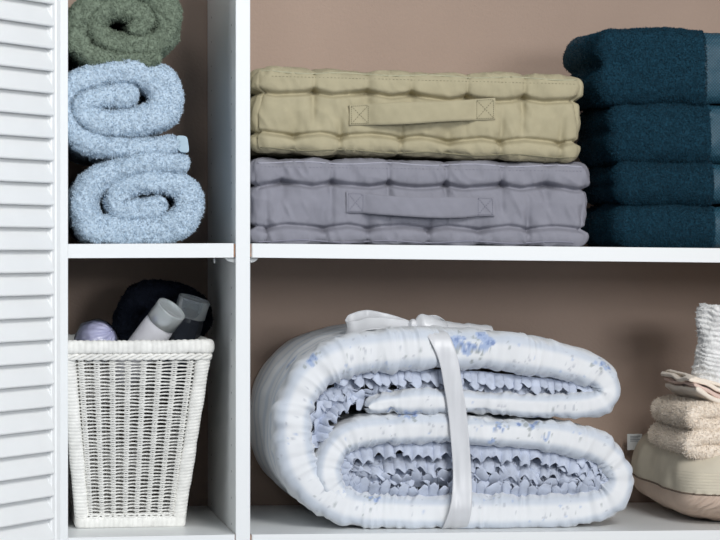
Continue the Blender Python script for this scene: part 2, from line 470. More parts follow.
# slats; the pitch comes from the photo: 22.35 px at the stile
pe = dp(us, 0, 1.3); dzp = pe[0]*ST + (pe[1] + D)*CT
pitch = 22.36 * dzp / F
zref = ZC + (PY - 25.9) * dzp / F          # lower lip of one slat
b = MB()
k0 = int((zref - 0.14) / pitch); 
for k in range(-int((1.95 - zref)/pitch), k0):
    zl = zref - k * pitch                 # front lower lip
    t = 0.0042; ang2 = math.radians(24)
    L = pitch * 1.22
    # profile in (v, z): lip in front and low, top edge behind
    c0 = np.array([0.0030, zl]); dirn = np.array([-math.sin(ang2), math.cos(ang2)]); nrm = np.array([-dirn[1], dirn[0]])
    prof = []
    for q in range(7):
        a = -math.pi/2 + math.pi*q/6
        prof.append(c0 + nrm*t/2 + (-dirn*math.cos(a)*t*0.5) + (-nrm*math.sin(a))*t/2 + dirn*t*0.5)
    for q in range(7):
        a = -math.pi/2 + math.pi*q/6
        prof.append(c0 + nrm*t/2 + dirn*(L - t*0.5) + dirn*math.cos(a)*t*0.5 + nrm*math.sin(a)*t/2)
    prof = np.array(prof)
    G = np.array([[dp(u, p[0], p[1]) for p in prof] for u in (us - 0.0006, DW - 0.029)])
    b.grid(G, False, True)
    b.add(G[0], [list(range(len(prof)))]); b.add(G[1], [list(range(len(prof)))[::-1]])
b.build('louvre_panel', M['door'], door, False)

# ------------------------------------------------------------------ rolled towels
def rolled(name, label, path, material, y0, y1, seed, fuzz_n, group=None, extra=0.0, wrinkle=0.0035, Yp=None, mirror=1):
    Yp = y0 + 0.004 if Yp is None else Yp
    P = np.array([[*xz([p[:2]], Yp)[0], p[2]*PX*1.01] for p in path])
    G, s, prof = roll_grid(P, y0, y1, step=0.0014, squash=1.15)
    # the front edge of a soft roll wanders in and out
    n = len(s)
    wob = 0.006 * noise(np.stack([s, s*0, s*0 + seed], 1), 0.05, seed)
    fade = np.clip(1 - (prof[:, 2]) / 0.08, 0, 1)
    G[..., 1] += wob[:, None] * fade[None, :] + 0.0
    N = grid_normals(G)
    ctr = np.array([P[:, 0].mean(), 0, P[:, 1].mean()])
    dsp = wrinkle * fbm(G, 0.035, seed, 2) + 0.0016 * noise(G, 0.0065, seed + 5) + 0.0013 * noise(G, 0.0034, seed + 9)
    sgn = 1
    # make sure N points outward for the first side
    mid = len(prof)//2
    if N[n//2, mid, 1] > 0: N = -N
    G = G + N * dsp[..., None]
    V = G.reshape(-1, 3); Fc = grid_faces(G.shape[0], G.shape[1])
    # orient faces outward for the nap
    f0 = Fc[(n//2)*(len(prof)-1) + mid]
    nn = np.cross(V[f0[1]] - V[f0[0]], V[f0[2]] - V[f0[0]])
    if nn[1] > 0: Fc = Fc[:, ::-1]
    # close the back
    fr = lambda c: np.exp(-np.maximum(c[:, 1] - y0 - 0.02, 0) / 0.05)
    V2, F2 = add_fuzz(V, Fc, fuzz_n, 0.0021, 0.0008, fr, seed)
    nb = G.shape[1]
    back = [[i*nb, (i+1)*nb, (i+1)*nb + nb - 1, i*nb + nb - 1] for i in range(n-1)]
    cx = P[:, 0].mean(); zb = G[..., 2].min()
    return obj(name, np.vstack([V, V2]), Fc.tolist() + F2 + back, material, None, True, loc=(cx, (y0+y1)/2, zb))

pB = [(189,167,13),(178,164,12),(163,163.5,11.5),(135,166,11),(106,176,12),(88,192,13),(86,212,13.5),(99,228,14),(135,229,14),(165,228,14),(186,217,14),(191,200,13.5),(181,186,13),(158,181,12),(135,184,12),(119,194,12),(120,207,12),(136,211,12.5),(154,207,12),(163,198,11)]
o = rolled('rolled_towel', '', pB, M['bluetowel'], 0.022, 0.31, 3, 75000)
tag(o, 'light blue rolled terry towel lying flat on the white shelf, lowest of the stack', 'towel', 'rolled towels stacked on the left shelf')
pM = [(178,144,9),(165,145,9),(140,147,9.5),(115,147,10),(88,141,11),(68,124,11.5),(61,104,11.5),(70,87,12),(92,76,12.5),(120,72,12.5),(146,73,14),(164,84,17),(168,101,16),(158,116,15),(133,122,14),(105,122,13),(86,115,12),(82,103,11),(95,98,11),(116,95,13),(138,94,14.5)]
o = rolled('rolled_towel', '', pM, M['bluetowel'], 0.028, 0.32, 23, 75000)
tag(o, 'light blue rolled terry towel with a hanging loose end, between green roll and lowest roll', 'towel', 'rolled towels stacked on the left shelf')
mid_t = o
pG = [(160,55,9),(140,59,10),(112,59,10.5),(89,52,11),(77,36,11.5),(84,14,12),(106,-6,12),(140,-11,12),(163,3,13),(168,24,13.5),(158,41,13),(132,45,12),(108,41,11.5),(96,28,11),(101,14,10.5),(116,7,11),(136,10,12),(144,22,12),(130,32,10.5)]
o = rolled('rolled_towel', '', pG, M['greentowel'], 0.03, 0.31, 41, 75000)
tag(o, 'sage green rolled terry towel on top of the two blue rolled towels', 'towel', 'rolled towels stacked on the left shelf')
# hem on the loose end of the middle roll
ny, na = 60, 28; hc = xz([(182.5, 144.2)], 0.03)[0]; G = np.zeros((ny + 2, na, 3))
for i in range(ny + 2):
    y = 0.0262 + 0.26*max(i - 2, 0)/(ny - 1); f = (0.55, 0.9)[i] if i < 2 else 1.0
    for j in range(na):
        a = 2*math.pi*j/na; ex = math.copysign(abs(math.cos(a))**0.5, math.cos(a)); ez = math.copysign(abs(math.sin(a))**0.6, math.sin(a))
        G[i, j] = (hc[0] + 0.0072*ex*f - 0.0012*ez, y + (0, 0.0002)[i > 0], hc[1] + 0.0100*ez*f - 0.0010*ex)
G += 0.0005*noise(G, 0.006, 77)[..., None]
mb = MB(); mb.grid(G, False, True); mb.add(G[0], [list(range(na))])
mb.build('hem', M['hem'], mid_t, True)['label'] = 'smooth woven hem'

# ------------------------------------------------------------------ box cushions
def rounded_block(x0, x1, y0, y1, z0, z1, r, step, zstep=None):
    """dense closed shell of a rounded box; returns verts, faces (outward) and raw positions"""
    Vs, Fs, off = [], [], 0
    cx = np.array([(x0+x1)/2, (y0+y1)/2, (z0+z1)/2]); h = np.array([x1-x0, y1-y0, z1-z0]) / 2
    zstep = zstep or step
    st = (step, step, zstep)
    for ax in range(3):
        a1, a2 = (ax+1) % 3, (ax+2) % 3
        n1 = max(4, int(2*h[a1]/st[a1])); n2 = max(4, int(2*h[a2]/st[a2]))
        for sd in (-1, 1):
            # finer sampling towards the edges so that the rounding is smooth
            g1 = np.linspace(-1, 1, n1) * h[a1]; g2 = np.linspace(-1, 1, n2) * h[a2]
            A, B = np.meshgrid(g1, g2, indexing='ij')
            P = np.zeros((n1, n2, 3)); P[..., ax] = sd*h[ax]; P[..., a1] = A; P[..., a2] = B
            Vs.append(P.reshape(-1, 3)); f = grid_faces(n1, n2, off=off)
            Fs.append(f if sd > 0 else f[:, ::-1]); off += n1*n2
    P = np.vstack(Vs); Fc = np.vstack(Fs)
    rr = np.minimum(r, h * 0.999)
    core = np.clip(P, -(h - rr), h - rr)
    d = P - core; L = np.linalg.norm(d / rr, axis=1, keepdims=True); L[L < 1e-9] = 1
    Nn = d / rr / L
    Q = core + Nn * rr
    nl = Nn / rr; nl /= np.linalg.norm(nl, axis=1, keepdims=True)
    return Q + cx, Fc, nl, Q, h

def perim(Q, h):
    """coordinate that runs around the block seen from above"""
    ax = np.abs(Q[:, 0]) / h[0]; ay = np.abs(Q[:, 1]) / h[1]
    return np.where((h[1]-np.abs(Q[:, 1])) < (h[0]-np.abs(Q[:, 0])), Q[:, 0], Q[:, 1] + 0.013)

def cushion(name, label, material, thread, dark, tl, tr, bl, br, y0, y1, roll_top, roll_bot, seed, hx0, hx1, hyA, hyB, sag, sw):
    # tl.. pixel corners of the front face
    P0, P1, P2, P3 = at(*tl, y0), at(*tr, y0), at(*bl, y0), at(*br, y0)
    x0, x1 = (P0.x + P2.x)/2, (P1.x + P3.x)/2
    z1, z0 = (P0.z + P1.z)/2, (P2.z + P3.z)/2
    V, Fc, N, Q, h = rounded_block(x0, x1, y0, y1, z0, z1, np.array([0.020, 0.020, 0.013]), 0.0018, 0.0012)
    zn = (Q[:, 2] + h[2]) / (2*h[2])       # 0 bottom, 1 top
    per = perim(Q, h)
    cell = 0.066
    ph = (per + 0.02*noise(np.stack([per*0+np.sign(Q[:,1]), per*0+seed, zn*0], 1), 1, seed) + seed*0.01) / cell
    wob = 0.16 * noise(np.stack([np.floor(ph)*0.1, ph*0, ph*0+seed], 1), 0.1, seed)
    fr = np.abs(ph - np.round(ph))           # 0 at a pinch
    phr = ph + 0.3 + 0.10*np.sin(ph*5+seed)
    frr = np.abs(phr - np.round(phr))
    phb = ph + 0.62 + 0.10*np.sin(ph*4+seed*2)
    frb = np.abs(phb - np.round(phb))
    side = np.clip((np.maximum(np.abs(Q[:, 0]) - h[0] + 0.020, np.abs(Q[:, 1]) - h[1] + 0.020)) / 0.010, 0, 1)
    g = lambda x, s_: np.exp(-(x/s_)**2)
    wav = 0.022*noise(np.stack([per, per*0, per*0+seed], 1), 0.09, seed+3)
    cT = roll_top + wav + 0.028 - 0.060*np.sqrt(np.clip(2*frr, 0, 1))
    cB = roll_bot + wav*0.7 - 0.026 + 0.055*np.sqrt(np.clip(2*frb, 0, 1))
    dT = np.where(zn > cT, g(zn - cT, 0.034), g(zn - cT, 0.024)); dB = np.where(zn < cB, g(zn - cB, 0.034), g(zn - cB, 0.024))
    dsp = -0.0080*side*(dT*(0.8 + 0.7*g(frr, 0.10)) + 0.85*dB*(0.8 + 0.6*g(frb, 0.10)))
    inT = np.clip((zn - cT)/0.05, 0, 1); inB = np.clip((cB - zn)/0.05, 0, 1); mid = np.clip(1 - inT - inB, 0, 1)
    uT = np.clip((zn-cT)/(1-cT), 0, 1); uB = np.clip(1 - zn/cB, 0, 1)
    dsp += side*inT*(0.0034*np.sin(math.pi*np.clip(uT*0.85+0.12, 0, 1)) - 0.0052*g(frr, 0.05)*(1-uT)**1.1 - 0.0006*g(frr, 0.05) - 0.0014*g(frr, 0.25))
    dsp += side*inB*(0.0034*np.sin(math.pi*np.clip(uB*0.85+0.12, 0, 1)) - 0.0048*g(frb, 0.05)*(1-uB)**1.1 - 0.0006*g(frb, 0.05) - 0.0014*g(frb, 0.25))
    mb_ = np.clip((zn - cB)/(cT - cB), 0, 1)
    pT = g(frr, 0.16)*mb_**1.5 + g(frb, 0.16)*(1-mb_)**1.5
    dsp += side*mid*(-0.0060*pT - 0.0050*g(frr, 0.06)*mb_**0.7 - 0.0038*g(frb, 0.06)*(1-mb_)**0.7 - 0.0005 + 0.0025*np.sin(math.pi*mb_))
    topish = np.clip((np.abs(Q[:, 2]) - h[2] + 0.010)/0.006, 0, 1)
    dsp += topish*(-0.0012*g(np.where(Q[:, 2] > 0, frr, frb), 0.06) - 0.0013*g(np.where(Q[:, 2] > 0, frr, frb), 0.25) + 0.0016)
    crk = noise(np.stack([V[:, 0] + 0.5*V[:, 2], V[:, 1], V[:, 2]*0.45], 1), 0.012, seed+8)
    dsp += 0.0022*fbm(V, 0.035, seed, 3) - 0.0030*np.abs(crk)*side + 0.0010*side + 0.0005*noise(V*np.array([1, 1, 0.25]), 0.004, seed+3)
    V = V + N*dsp[:, None]
    # the front corner lobes of the rolls stick out at the ends
    # general slope and slump (real shape of the cushion)
    t = (V[:, 0] - x0)/(x1 - x0); zz = (V[:, 2] - z0)/(z1 - z0)
    zlow = P2.z + (P3.z - P2.z)*t; ztop = P0.z + (P1.z - P0.z)*t
    V[:, 2] = zlow + (ztop - zlow)*zz
    xl = P2.x + (P0.x - P2.x)*zz; xr = P3.x + (P1.x - P3.x)*zz
    V[:, 0] = xl + (xr - xl)*t
    base = ((x0+x1)/2, (y0+y1)/2, min(P2.z, P3.z))
    root = thing(name, base, label, 'cushion', 'box cushions on the upper shelf')
    weld(obj('cover', V, Fc, material, root, True))
    # front surface lookup
    fm = V[:, 1] < y0 + 0.03
    VF = V[fm]
    def front(x, z):
        d2 = (VF[:, 0]-x)**2 + (VF[:, 2]-z)**2
        k = np.argsort(d2)[:6]; return VF[k, 1].mean()
    # piping seams along the edges of the rolls
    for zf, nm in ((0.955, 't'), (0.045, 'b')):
        pts = []
        for xx in np.linspace(x0 + 0.008, x1 - 0.008, 150):
            tt = (xx - x0)/(x1-x0); zl = P2.z + (P3.z-P2.z)*tt; zt = P0.z + (P1.z-P0.z)*tt
            z = zl + (zt - zl)*zf + 0.0012*math.sin(xx*60+seed)
            pts.append((xx, front(xx, z) - 0.0003, z))
        pts = np.array(pts); k = np.ones(5)/5
        pts[2:-2, 1] = np.convolve(pts[:, 1], k, 'valid')
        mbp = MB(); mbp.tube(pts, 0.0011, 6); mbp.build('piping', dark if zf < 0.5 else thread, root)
    # stitches on the upper roll
    mbs = MB()
    for xx in np.arange(x0 + 0.012, x1 - 0.012, 0.0045):
        tt = (xx - x0)/(x1-x0); zl = P2.z + (P3.z-P2.z)*tt; zt = P0.z + (P1.z-P0.z)*tt
        z = zl + (zt-zl)*0.90
        yy = front(xx, z)
        mbs.tube([(xx, yy - 0.0002, z), (xx + 0.0022, yy - 0.0002, z)], 0.00035, 5)
    mbs.build('stitching', dark, root)
    # carrying handle
    hp = []
    A = at(hx0, (hyA[0]+hyA[1])/2, y0); B = at(hx1, (hyB[0]+hyB[1])/2, y0)
    hw = (hyA[1]-hyA[0])/2*PX*1.0; n = 90
    ya = front(A.x + 0.01, A.z); yb = front(B.x - 0.01, B.z)
    G1 = np.zeros((n, 9, 3)); 
    for i in range(n):
        q = i/(n-1)
        x = A.x + (B.x-A.x)*q
        e = min(q, 1-q)
        patch = sw
        lift = 0 if e < patch else math.sin(math.pi*(q-patch)/(1-2*patch))
        lift = max(lift, 0)**0.6
        z = A.z + (B.z-A.z)*q - sag*lift*PX
        yb0 = min(front(x, z + hw*0.7), front(x, z - hw*0.7), front(x, z)) if e < patch*1.1 else ya + (yb-ya)*q
        y = min(yb0, ya + (yb-ya)*q + 0.001) - 0.0024 - 0.017*lift
        for j in range(9):
            c = j/8*2-1
            G1[i, j] = (x, y + 0.0012*lift*(c*c) + 0.0005*math.sin(i*0.9+j), z + hw*c*(1 + (0.04*math.sin(q*9+seed))))
    # smooth
    for _ in range(4): G1[1:-1] = (G1[:-2] + G1[1:-1]*2 + G1[2:])/4
    G2 = G1.copy(); G2[..., 1] += 0.0024
    ring = np.concatenate([G1, G2[:, ::-1]], 1)
    mbh = MB(); mbh.grid(ring, False, True)
    m_ = ring.shape[1]
    mbh.add(ring[0], [list(range(m_))]); mbh.add(ring[-1], [list(range(m_))[::-1]])
    hd = mbh.build('handle', material, root)
    def line(u0, c0, u1, c1):
        m1 = 9
        for k in range(m1):
            ta, tb = k/m1, (k+0.55)/m1
            pp = []
            for tq in (ta, tb):
                uu = (u0 + (u1-u0)*tq)*(n-1); cc = ((c0 + (c1-c0)*tq)+1)/2*8
                i = min(int(uu), n-2); j = min(int(cc), 7); fu, fc = uu-i, cc-j
                p = (G1[i, j]*(1-fu)*(1-fc) + G1[i+1, j]*fu*(1-fc) + G1[i, j+1]*(1-fu)*fc + G1[i+1, j+1]*fu*fc)
                pp.append(p + np.array([0, -0.0003, 0]))
            mbs.tube(pp, 0.00042, 5)
    for a0, a1 in ((0.012, sw*0.92), (1-sw*0.92, 0.988)):
        mbs = MB()
        line(a0, -.85, a1, .85); line(a0, .85, a1, -.85); line(a0, -.85, a1, -.85); line(a0, .85, a1, .85); line(a0, -.85, a0, .85); line(a1, -.85, a1, .85)
        mbs.build('stitching', dark, hd)
    return root
cushion('box_cushion', 'lilac grey tufted box cushion with carrying handle, lying directly on the white shelf', M['lilac'], M['lilac_thread'], M['lilac_dark'],
        (251.5, 157.8), (590, 163), (251, 244.5), (589, 246.5), 0.018, 0.345, 0.70, 0.20, 2, 346, 494, (192, 212.5), (197, 216.5), 3.0, 0.12)
cushion('box_cushion', 'beige tufted box cushion with carrying handle, lying on top of the lilac grey one', M['olive'], M['olive_thread'], M['olive_dark'],
        (255, 67.5), (586, 76), (253, 151.6), (580, 161), 0.012, 0.345, 0.715, 0.215, 5, 349, 494.5, (104.5, 126), (98.5, 119.5), 1.0, 0.14)

# ------------------------------------------------------------------ dark teal folded towels
def folded(name, label, material, x0, x1, y0, y1, z0, z1, r, seed, fuzz_n, group, notch=None, band=None, step=0.0028, amp=0.003, fz=0.0018, bandmat=None):
    V, Fc, N, Q, h = rounded_block(x0, x1, y0, y1, z0, z1, np.array(r), step, step*0.7)
    zn = Q[:, 2]/h[2]
    g = lambda x, s_: np.exp(-(x/s_)**2)
    left = np.clip((-Q[:, 0] - h[0] + 0.05)/0.03, 0, 1)
    frontm = np.clip((-Q[:, 1] - h[1] + 0.02)/0.015, 0, 1)
    dsp = amp*fbm(V, 0.05, seed, 2) + 0.0009*noise(V, 0.006, seed+1)
    if notch:
        for z_, dep, wdt in notch:
            dsp -= dep*left*(1 - 0.8*frontm)*g(zn - z_ - 0.08*noise(V, 0.08, seed), wdt)
    V = V + N*dsp[:, None]
    base = ((x0+x1)/2, (y0+y1)/2, z0)
    fr = lambda c: np.exp(-np.maximum(c[:, 1] - y0 - 0.03, 0)/0.06) * (c[:, 0] < 0.98)
    if band: fr0 = fr; fr = lambda c: fr0(c) * (c[:, 0] < band)
    V2, F2 = add_fuzz(V, Fc, fuzz_n, fz, 0.0008, fr, seed)
    root = thing(name, base, label, 'towel', group)
    if band:
        cxs = V[Fc[:, 0], 0] < band
        weld(obj('terry_body', np.vstack([V, V2]), Fc[cxs].tolist() + F2, material, root))
        Vb = V.copy() - N*0.0016
        o2 = obj('woven_border', Vb, Fc[~cxs].tolist(), bandmat, root); o2['label'] = 'shiny criss-cross woven border'
    else:
        obj('terry_body', np.vstack([V, V2]), Fc.tolist() + F2, material, root)
    return root
tg = 'folded dark teal towels'
rows = [(566, 27.5, 34, 103.5, 104, 706.5, [(0.0, 0.012, 0.22)], 'topmost of the stack, bulging over the beige cushion'),
        (585, 101.5, 103, 163.5, 164, 711, [(0.1, 0.004, 0.2)], 'second from the top of the stack'),
        (589, 162, 162.5, 205, 206, 714, [(0.0, 0.004, 0.2)], 'third from the top, directly on the lowest one'),
        (589, 203.5, 205, 247.0, 248.5, 716, None, 'lowest of the stack, resting on the white shelf')]
for i, (lx, t0, t1, b0, b1, bx, nt_, ll) in enumerate(rows):
    y0 = 0.02 + 0.004*(i % 2)
    zt = (at(640, t0, y0).z) - 0.0008; zb = at(640, b0 + (-0.6 if i < 3 else 0.4), y0).z
    folded('folded_towel', 'dark teal folded bath towel, ' + ll, M['teal'], at(lx - (0 if i == 0 else 6), 0, 0.19).x, at(lx, 0, y0).x*0 + 1.08, y0, 0.225, zb, zt,
           (0.020, 0.022, min((zt-zb)/2*0.98, 0.03)), 60+i, 60000, tg, nt_, at(bx, 0, y0).x, bandmat=M['tealband'])

# ------------------------------------------------------------------ wicker basket
YF0, YF1 = 0.105, 0.062         # front face: bottom depth, rim depth
bl, br = at(80, 527, YF0), at(180.5, 527, YF0)
tl, tr = at(63, 341, YF1), at(209.5, 341, YF1)
zb0 = ZB_L(0.2) + 0.0004; zt0 = tl.z
DB, DT = 0.17, 0.228            # depth of the basket at bottom / top
def bk(u, side, z, out=0.0):
    """u in 0..1 along a side, side 0 front,1 right,2 back,3 left"""
    t = (z - zb0)/(zt0 - zb0)
    xl = bl.x + (tl.x - bl.x)*t - out; xr = br.x + (tr.x - br.x)*t + out
    yf = YF0 + (YF1 - YF0)*t - out; yb = YF0 + DB + (YF1 + DT - YF0 - DB)*t + out
    C = [(xl, yf), (xr, yf), (xr, yb), (xl, yb)]
    a, c = C[side], C[(side+1) % 4]
    return (a[0] + (c[0]-a[0])*u, a[1] + (c[1]-a[1])*u, z)
basket = thing('wicker_basket', ((bl.x+br.x)/2, YF0 + DB/2, zb0), 'tall white wicker basket holding bottles, under the rolled towels', 'basket')
zrim = at(100, 353.5, YF1).z; zbraid = at(100, 360.5, YF1).z; zband = at(100, 516.5, YF0).z
rows_n = 44
mb = MB()
rpitch = (zbraid - zband - 0.002)/rows_n
for side in range(4):
    dirs = [(0,-1),(1,0),(0,1),(-1,0)][side]
    ncol = 8                                    # bands where the canes pass over the paired stakes
    for r_ in range(rows_n):
        z = zband + 0.001 + rpitch*(r_ + 0.5)
        n = 150 if side == 0 else 64
        for q in (0, 1):
            pts = []; rad = []
            for k in range(n+1):
                u = k/n
                e = min(1, max(0, (min(u, 1-u) - 0.07)/0.03))
                c_ = math.cos((u*(ncol+1))*2*math.pi)*e - (1-e)
                lt = max(0, c_)**0.7
                off = 0.0024*c_ + 0.0003*math.sin(r_*2.1 + u*9)
                zz = z + (q-0.5)*rpitch*(0.06 + 0.42*lt) + 0.0004*math.sin(u*11 + r_*0.7) + 0.00035*math.sin(r_*5.3+u*31)
                p = bk(u, side, zz)
                pts.append((p[0] + dirs[0]*off, p[1] + dirs[1]*off, zz)); rad.append(0.00098 + 0.00012*math.sin(r_*3.1+q) - 0.00006*c_)
            mb.tube(pts, np.array(rad), 5, cap=False)
    for k in range(1, ncol+1):
        for du in (-0.012, 0.012):
            u = k/(ncol+1) + du
            a, c = bk(u, side, zb0 + 0.002, -0.0002), bk(u, side, zt0 - 0.004, -0.0002)
            mb.tube([a, ((a[0]+c[0])/2, (a[1]+c[1])/2, (a[2]+c[2])/2), c], 0.0014, 6)
mb.build('woven_wall', M['wicker'], basket)
# wrapped corner posts
for side in range(4):
    mb = MB(); nz = 420; nn = 22
    G = np.zeros((nz, nn, 3))
    for i in range(nz):
        z = zb0 + 0.002 + (zt0 - zb0 - 0.006)*i/(nz-1)
        p = bk(0, side, z, -0.004)
        wr = 0.00055*abs(math.sin(i*0.40 + 0.5*math.sin(i*0.05))) + 0.0009*noise(np.array([[0.0, side, z]]), 0.012, side)[0]
        for j in range(nn):
            a = 2*math.pi*j/nn
            ca, sa = math.cos(a), math.sin(a)
            rx = 0.0088; ry = 0.0075
            e = 0.75
            G[i, j] = (p[0] + (rx + wr)*math.copysign(abs(ca)**e, ca), p[1] + (ry + wr)*math.copysign(abs(sa)**e, sa), z + 0.0016*math.sin(a + side))
    mb.grid(G, False, True); mb.build('corner_post', M['wicker'], basket)
# loop helper around the basket
def loop(z, out, n=150, rad=0.008):
    P = []
    for side in range(4):
        for k in range(n): P.append(bk(k/n, side, z, out))
    P = np.array(P)
    for _ in range(6): P = (np.roll(P, 1, 0) + 2*P + np.roll(P, -1, 0))/4
    return P
# wrapped rim
P = loop((zt0 + zrim)/2, 0.0010, 170); m_ = len(P); nn = 22
T = np.roll(P, -1, 0) - np.roll(P, 1, 0); T /= np.linalg.norm(T, axis=1, keepdims=True)
U = np.stack([T[:, 1], -T[:, 0], T[:, 0]*0], 1)
hh = (zt0 - zrim)/2; a = np.linspace(0, 2*math.pi, nn, endpoint=False)
wr = 0.0009*np.abs(np.sin(np.arange(m_)*0.50 + 0.8*np.sin(np.arange(m_)*0.11))) + 0.0005*noise(P, 0.006, 4)
ca, sa = np.cos(a), np.sin(a); ca = np.sign(ca)*np.abs(ca)**0.7; sa = np.sign(sa)*np.abs(sa)**0.7
G = P[:, None] + U[:, None]*((0.0055 + wr)[:, None, None])*ca[None, :, None] + np.array([0, 0, 1.0])[None, None]*((hh + wr)[:, None, None])*sa[None, :, None]
G[..., 2] += 0.0008*noise(G*np.array([1, 1, 0]), 0.03, 8)
mb = MB(); mb.grid(G, True, True); mb.build('rim', M['wicker'], basket)['label'] = 'rim wrapped in cane'
# braid under the rim
mb = MB(); P = loop((zrim + zbraid)/2, 0.0036, 120); m_ = len(P)
T = np.roll(P, -1, 0) - np.roll(P, 1, 0); T /= np.linalg.norm(T, axis=1, keepdims=True); U = np.stack([T[:, 1], -T[:, 0], T[:, 0]*0], 1)
for q in range(3):
    ph = np.arange(m_)*2*math.pi*round(m_/20)/m_ + q*2*math.pi/3
    pts = P + U*(0.0014*np.cos(ph))[:, None] + np.array([0, 0, 1])*(0.0026*np.sin(ph))[:, None]
    mb.tube(pts, 0.0021, 7, closed=True)
mb.build('braid', M['wicker'], basket)['label'] = 'twisted cane braid'
# base band of upright flat canes
mb = MB(); P = loop((zb0 + zband)/2, 0.0012, 150); m_ = len(P)
T = np.roll(P, -1, 0) - np.roll(P, 1, 0); T /= np.linalg.norm(T, axis=1, keepdims=True); U = np.stack([T[:, 1], -T[:, 0], T[:, 0]*0], 1)
hh = (zband - zb0)/2 + 0.0005; wr = 0.0006*np.abs(np.sin(np.arange(m_)*0.45)) + 0.0004*noise(P, 0.008, 14)
G = P[:, None] + U[:, None]*((0.004 + wr)[:, None, None])*ca[None, :, None] + np.array([0, 0, 1.0])[None, None]*hh*sa[None, :, None]
mb.grid(G, True, True); mb.build('base_band', M['wicker'], basket)
mb = MB(); P = loop(zband + 0.001, 0.003, 120); m_ = len(P)
for q in range(2):
    ph = np.arange(m_)*2*math.pi*round(m_/26)/m_ + q*math.pi
    mb.tube(P + np.array([0, 0, 1])*(0.0018*np.sin(ph))[:, None], 0.0014, 6, closed=True)
mb.build('braid', M['wicker'], basket)
mb = MB(); a0 = bk(0, 0, zb0+.004, -.004); a1 = bk(0, 2, zb0+.004, -.004)
mb.box(a0[0], a1[0], a0[1], a1[1], zb0 + 0.002, zb0 + 0.006); mb.build('basket_bottom', M['wicker'], basket, False)

# bottles, soap ball, dark towel roll inside the basket
def bottle(name, label, ptop, lean_x, tilt_y, ycap, rad, cap_len, body_len, capm, bodym, flat=1.0, facets=40):
    top = at(*ptop, ycap)
    ax = Vector((math.sin(lean_x)*math.cos(tilt_y), -math.sin(tilt_y), math.cos(lean_x)*math.cos(tilt_y))).normalized()
    o_ = top - ax*(cap_len + body_len)
    root = thing(name, o_, label, 'bottle', 'toiletry bottles in the basket')
    mb = MB(); R = rad
    L = body_len
    prof = [(0.0, 0.0), (R*0.8, 0.0), (R*0.96, 0.002), (R, 0.006), (R, L-0.012), (R*0.985, L-0.006), (R*0.94, L-0.002), (R*0.9, L), (0.0, L)]
    mb.lathe(prof, o_, ax, facets); mb.build('bottle_body', bodym, root, facets > 12)
    mb = MB(); C = cap_len
    prof = [(R*0.93, L - 0.001), (R*1.0, L), (R*1.0, L+C-0.0015), (R*0.985, L+C), (R*0.93, L+C), (R*0.90, L+C-0.001), (R*0.86, L+C-0.0035), (0.0, L+C-0.0042)]
    mb.lathe(prof, o_, ax, 48); mb.build('cap', capm, root)
    return root
bottle('toiletry_bottle', 'white bottle with frosted cap leaning to the right in the basket', (171.8, 308.5), math.radians(35), math.radians(24), 0.110, 16.2*PX*1.03, 0.023, 0.095, M['plastic_cap'], M['plastic_white'])
bottle('toiletry_bottle', 'dark bottle with clear grey cap, behind the white bottle in the basket', (194.5, 298.5), math.radians(16), math.radians(10), 0.165, 16.2*PX*1.06, 0.023, 0.105, M['plastic_cap2'], M['plastic_dark'], facets=10)
c = at(96.5, 341, 0.125); R = 0.0262
root = thing('soap_ball', c - Vector((0, 0, R)), 'lavender ribbed ball wrapped in clear film at the left of the basket', 'soap')
nu, nv = 60, 90; G = np.zeros((nu, nv, 3))
for i in range(nu):
    th = math.pi*i/(nu-1)
    for j in range(nv):
        a_ = 2*math.pi*j/nv
        rr = R*(0.86 + 0.13*abs(math.sin(a_*6 + th*2.2))**0.7)
        G[i, j] = (c.x + rr*math.sin(th)*math.cos(a_), c.y + rr*math.sin(th)*math.sin(a_)*0.95 , c.z + rr*math.cos(th))
# turn the ribs so that they sweep over the top
Rm = np.array(Matrix.Rotation(math.radians(55), 3, 'Y') @ Matrix.Rotation(math.radians(25), 3, 'X'))
G = (G - np.array(c)) @ Rm.T + np.array(c)
mb = MB(); mb.grid(G, False, True); mb.build('soap', M['lavender'], root)
G = (G - np.array(c))*1.07; G = G/np.linalg.norm(G, axis=-1, keepdims=True)*R*1.06 + np.array(c)
G += (G - np.array(c))*0.035*noise(G, 0.007, 3)[..., None]
mb = MB(); mb.grid(G, False, True); mb.build('film_wrap', M['cello'], root, False)['label'] = 'clear crinkled film'
pN = [(130,352,12),(127,330,12),(134,307,12),(152,294,12),(178,296,12),(197,308,12),(201,323,11.5),(188,334,11),(166,336,12),(146,326,12),(158,314,12),(178,318,12)]
o = rolled('rolled_washcloth', '', pN, M['navy'], 0.195, 0.265, 71, 30000, Yp=0.2)
tag(o, 'black navy rolled washcloth standing behind the bottles in the basket', 'towel')

# ------------------------------------------------------------------ folded comforter
YC = 0.045
pC = [(345,497,10),(331,485,11.5),(328,468,12.5),(336,448,13.5),(356,435,14.5),(400,430,14.5),(460,430,14.5),(520,433,15),(570,439,15.5),(606,453,15),(621,478,13.5),(607,502,14),(560,512,16),(470,513,17),(400,512,17.5),(345,506,18),(306,478,18.5),(293,432,18),(304,388,18.5),(337,360,19.5),(390,350,20),(450,348,19.5),(510,353,18.5),(560,361,18),(597,374,16),(608,391,13.5),(592,404,12.5),(545,407,12),(490,404,12),(440,402,11),(395,403,9.5),(368,407,7)]
P = np.array([[*xz([p[:2]], YC)[0], p[2]*PX*1.02] for p in pC])
y0c, y1c = YC - 0.008, 0.345
G, s, prof = roll_grid(P, y0c, y1c, step=0.0016, squash=1.15, dense_y=0.06, ec=0.62, es=0.72)
n, m_ = G.shape[:2]
sv = np.cumsum(np.r_[0, np.linalg.norm(np.diff(prof[:, :2]*np.array([0.02, 1.0]), axis=0), axis=1)])
N = grid_normals(G)
if N[n//2, m_//2, 1] > 0: N = -N
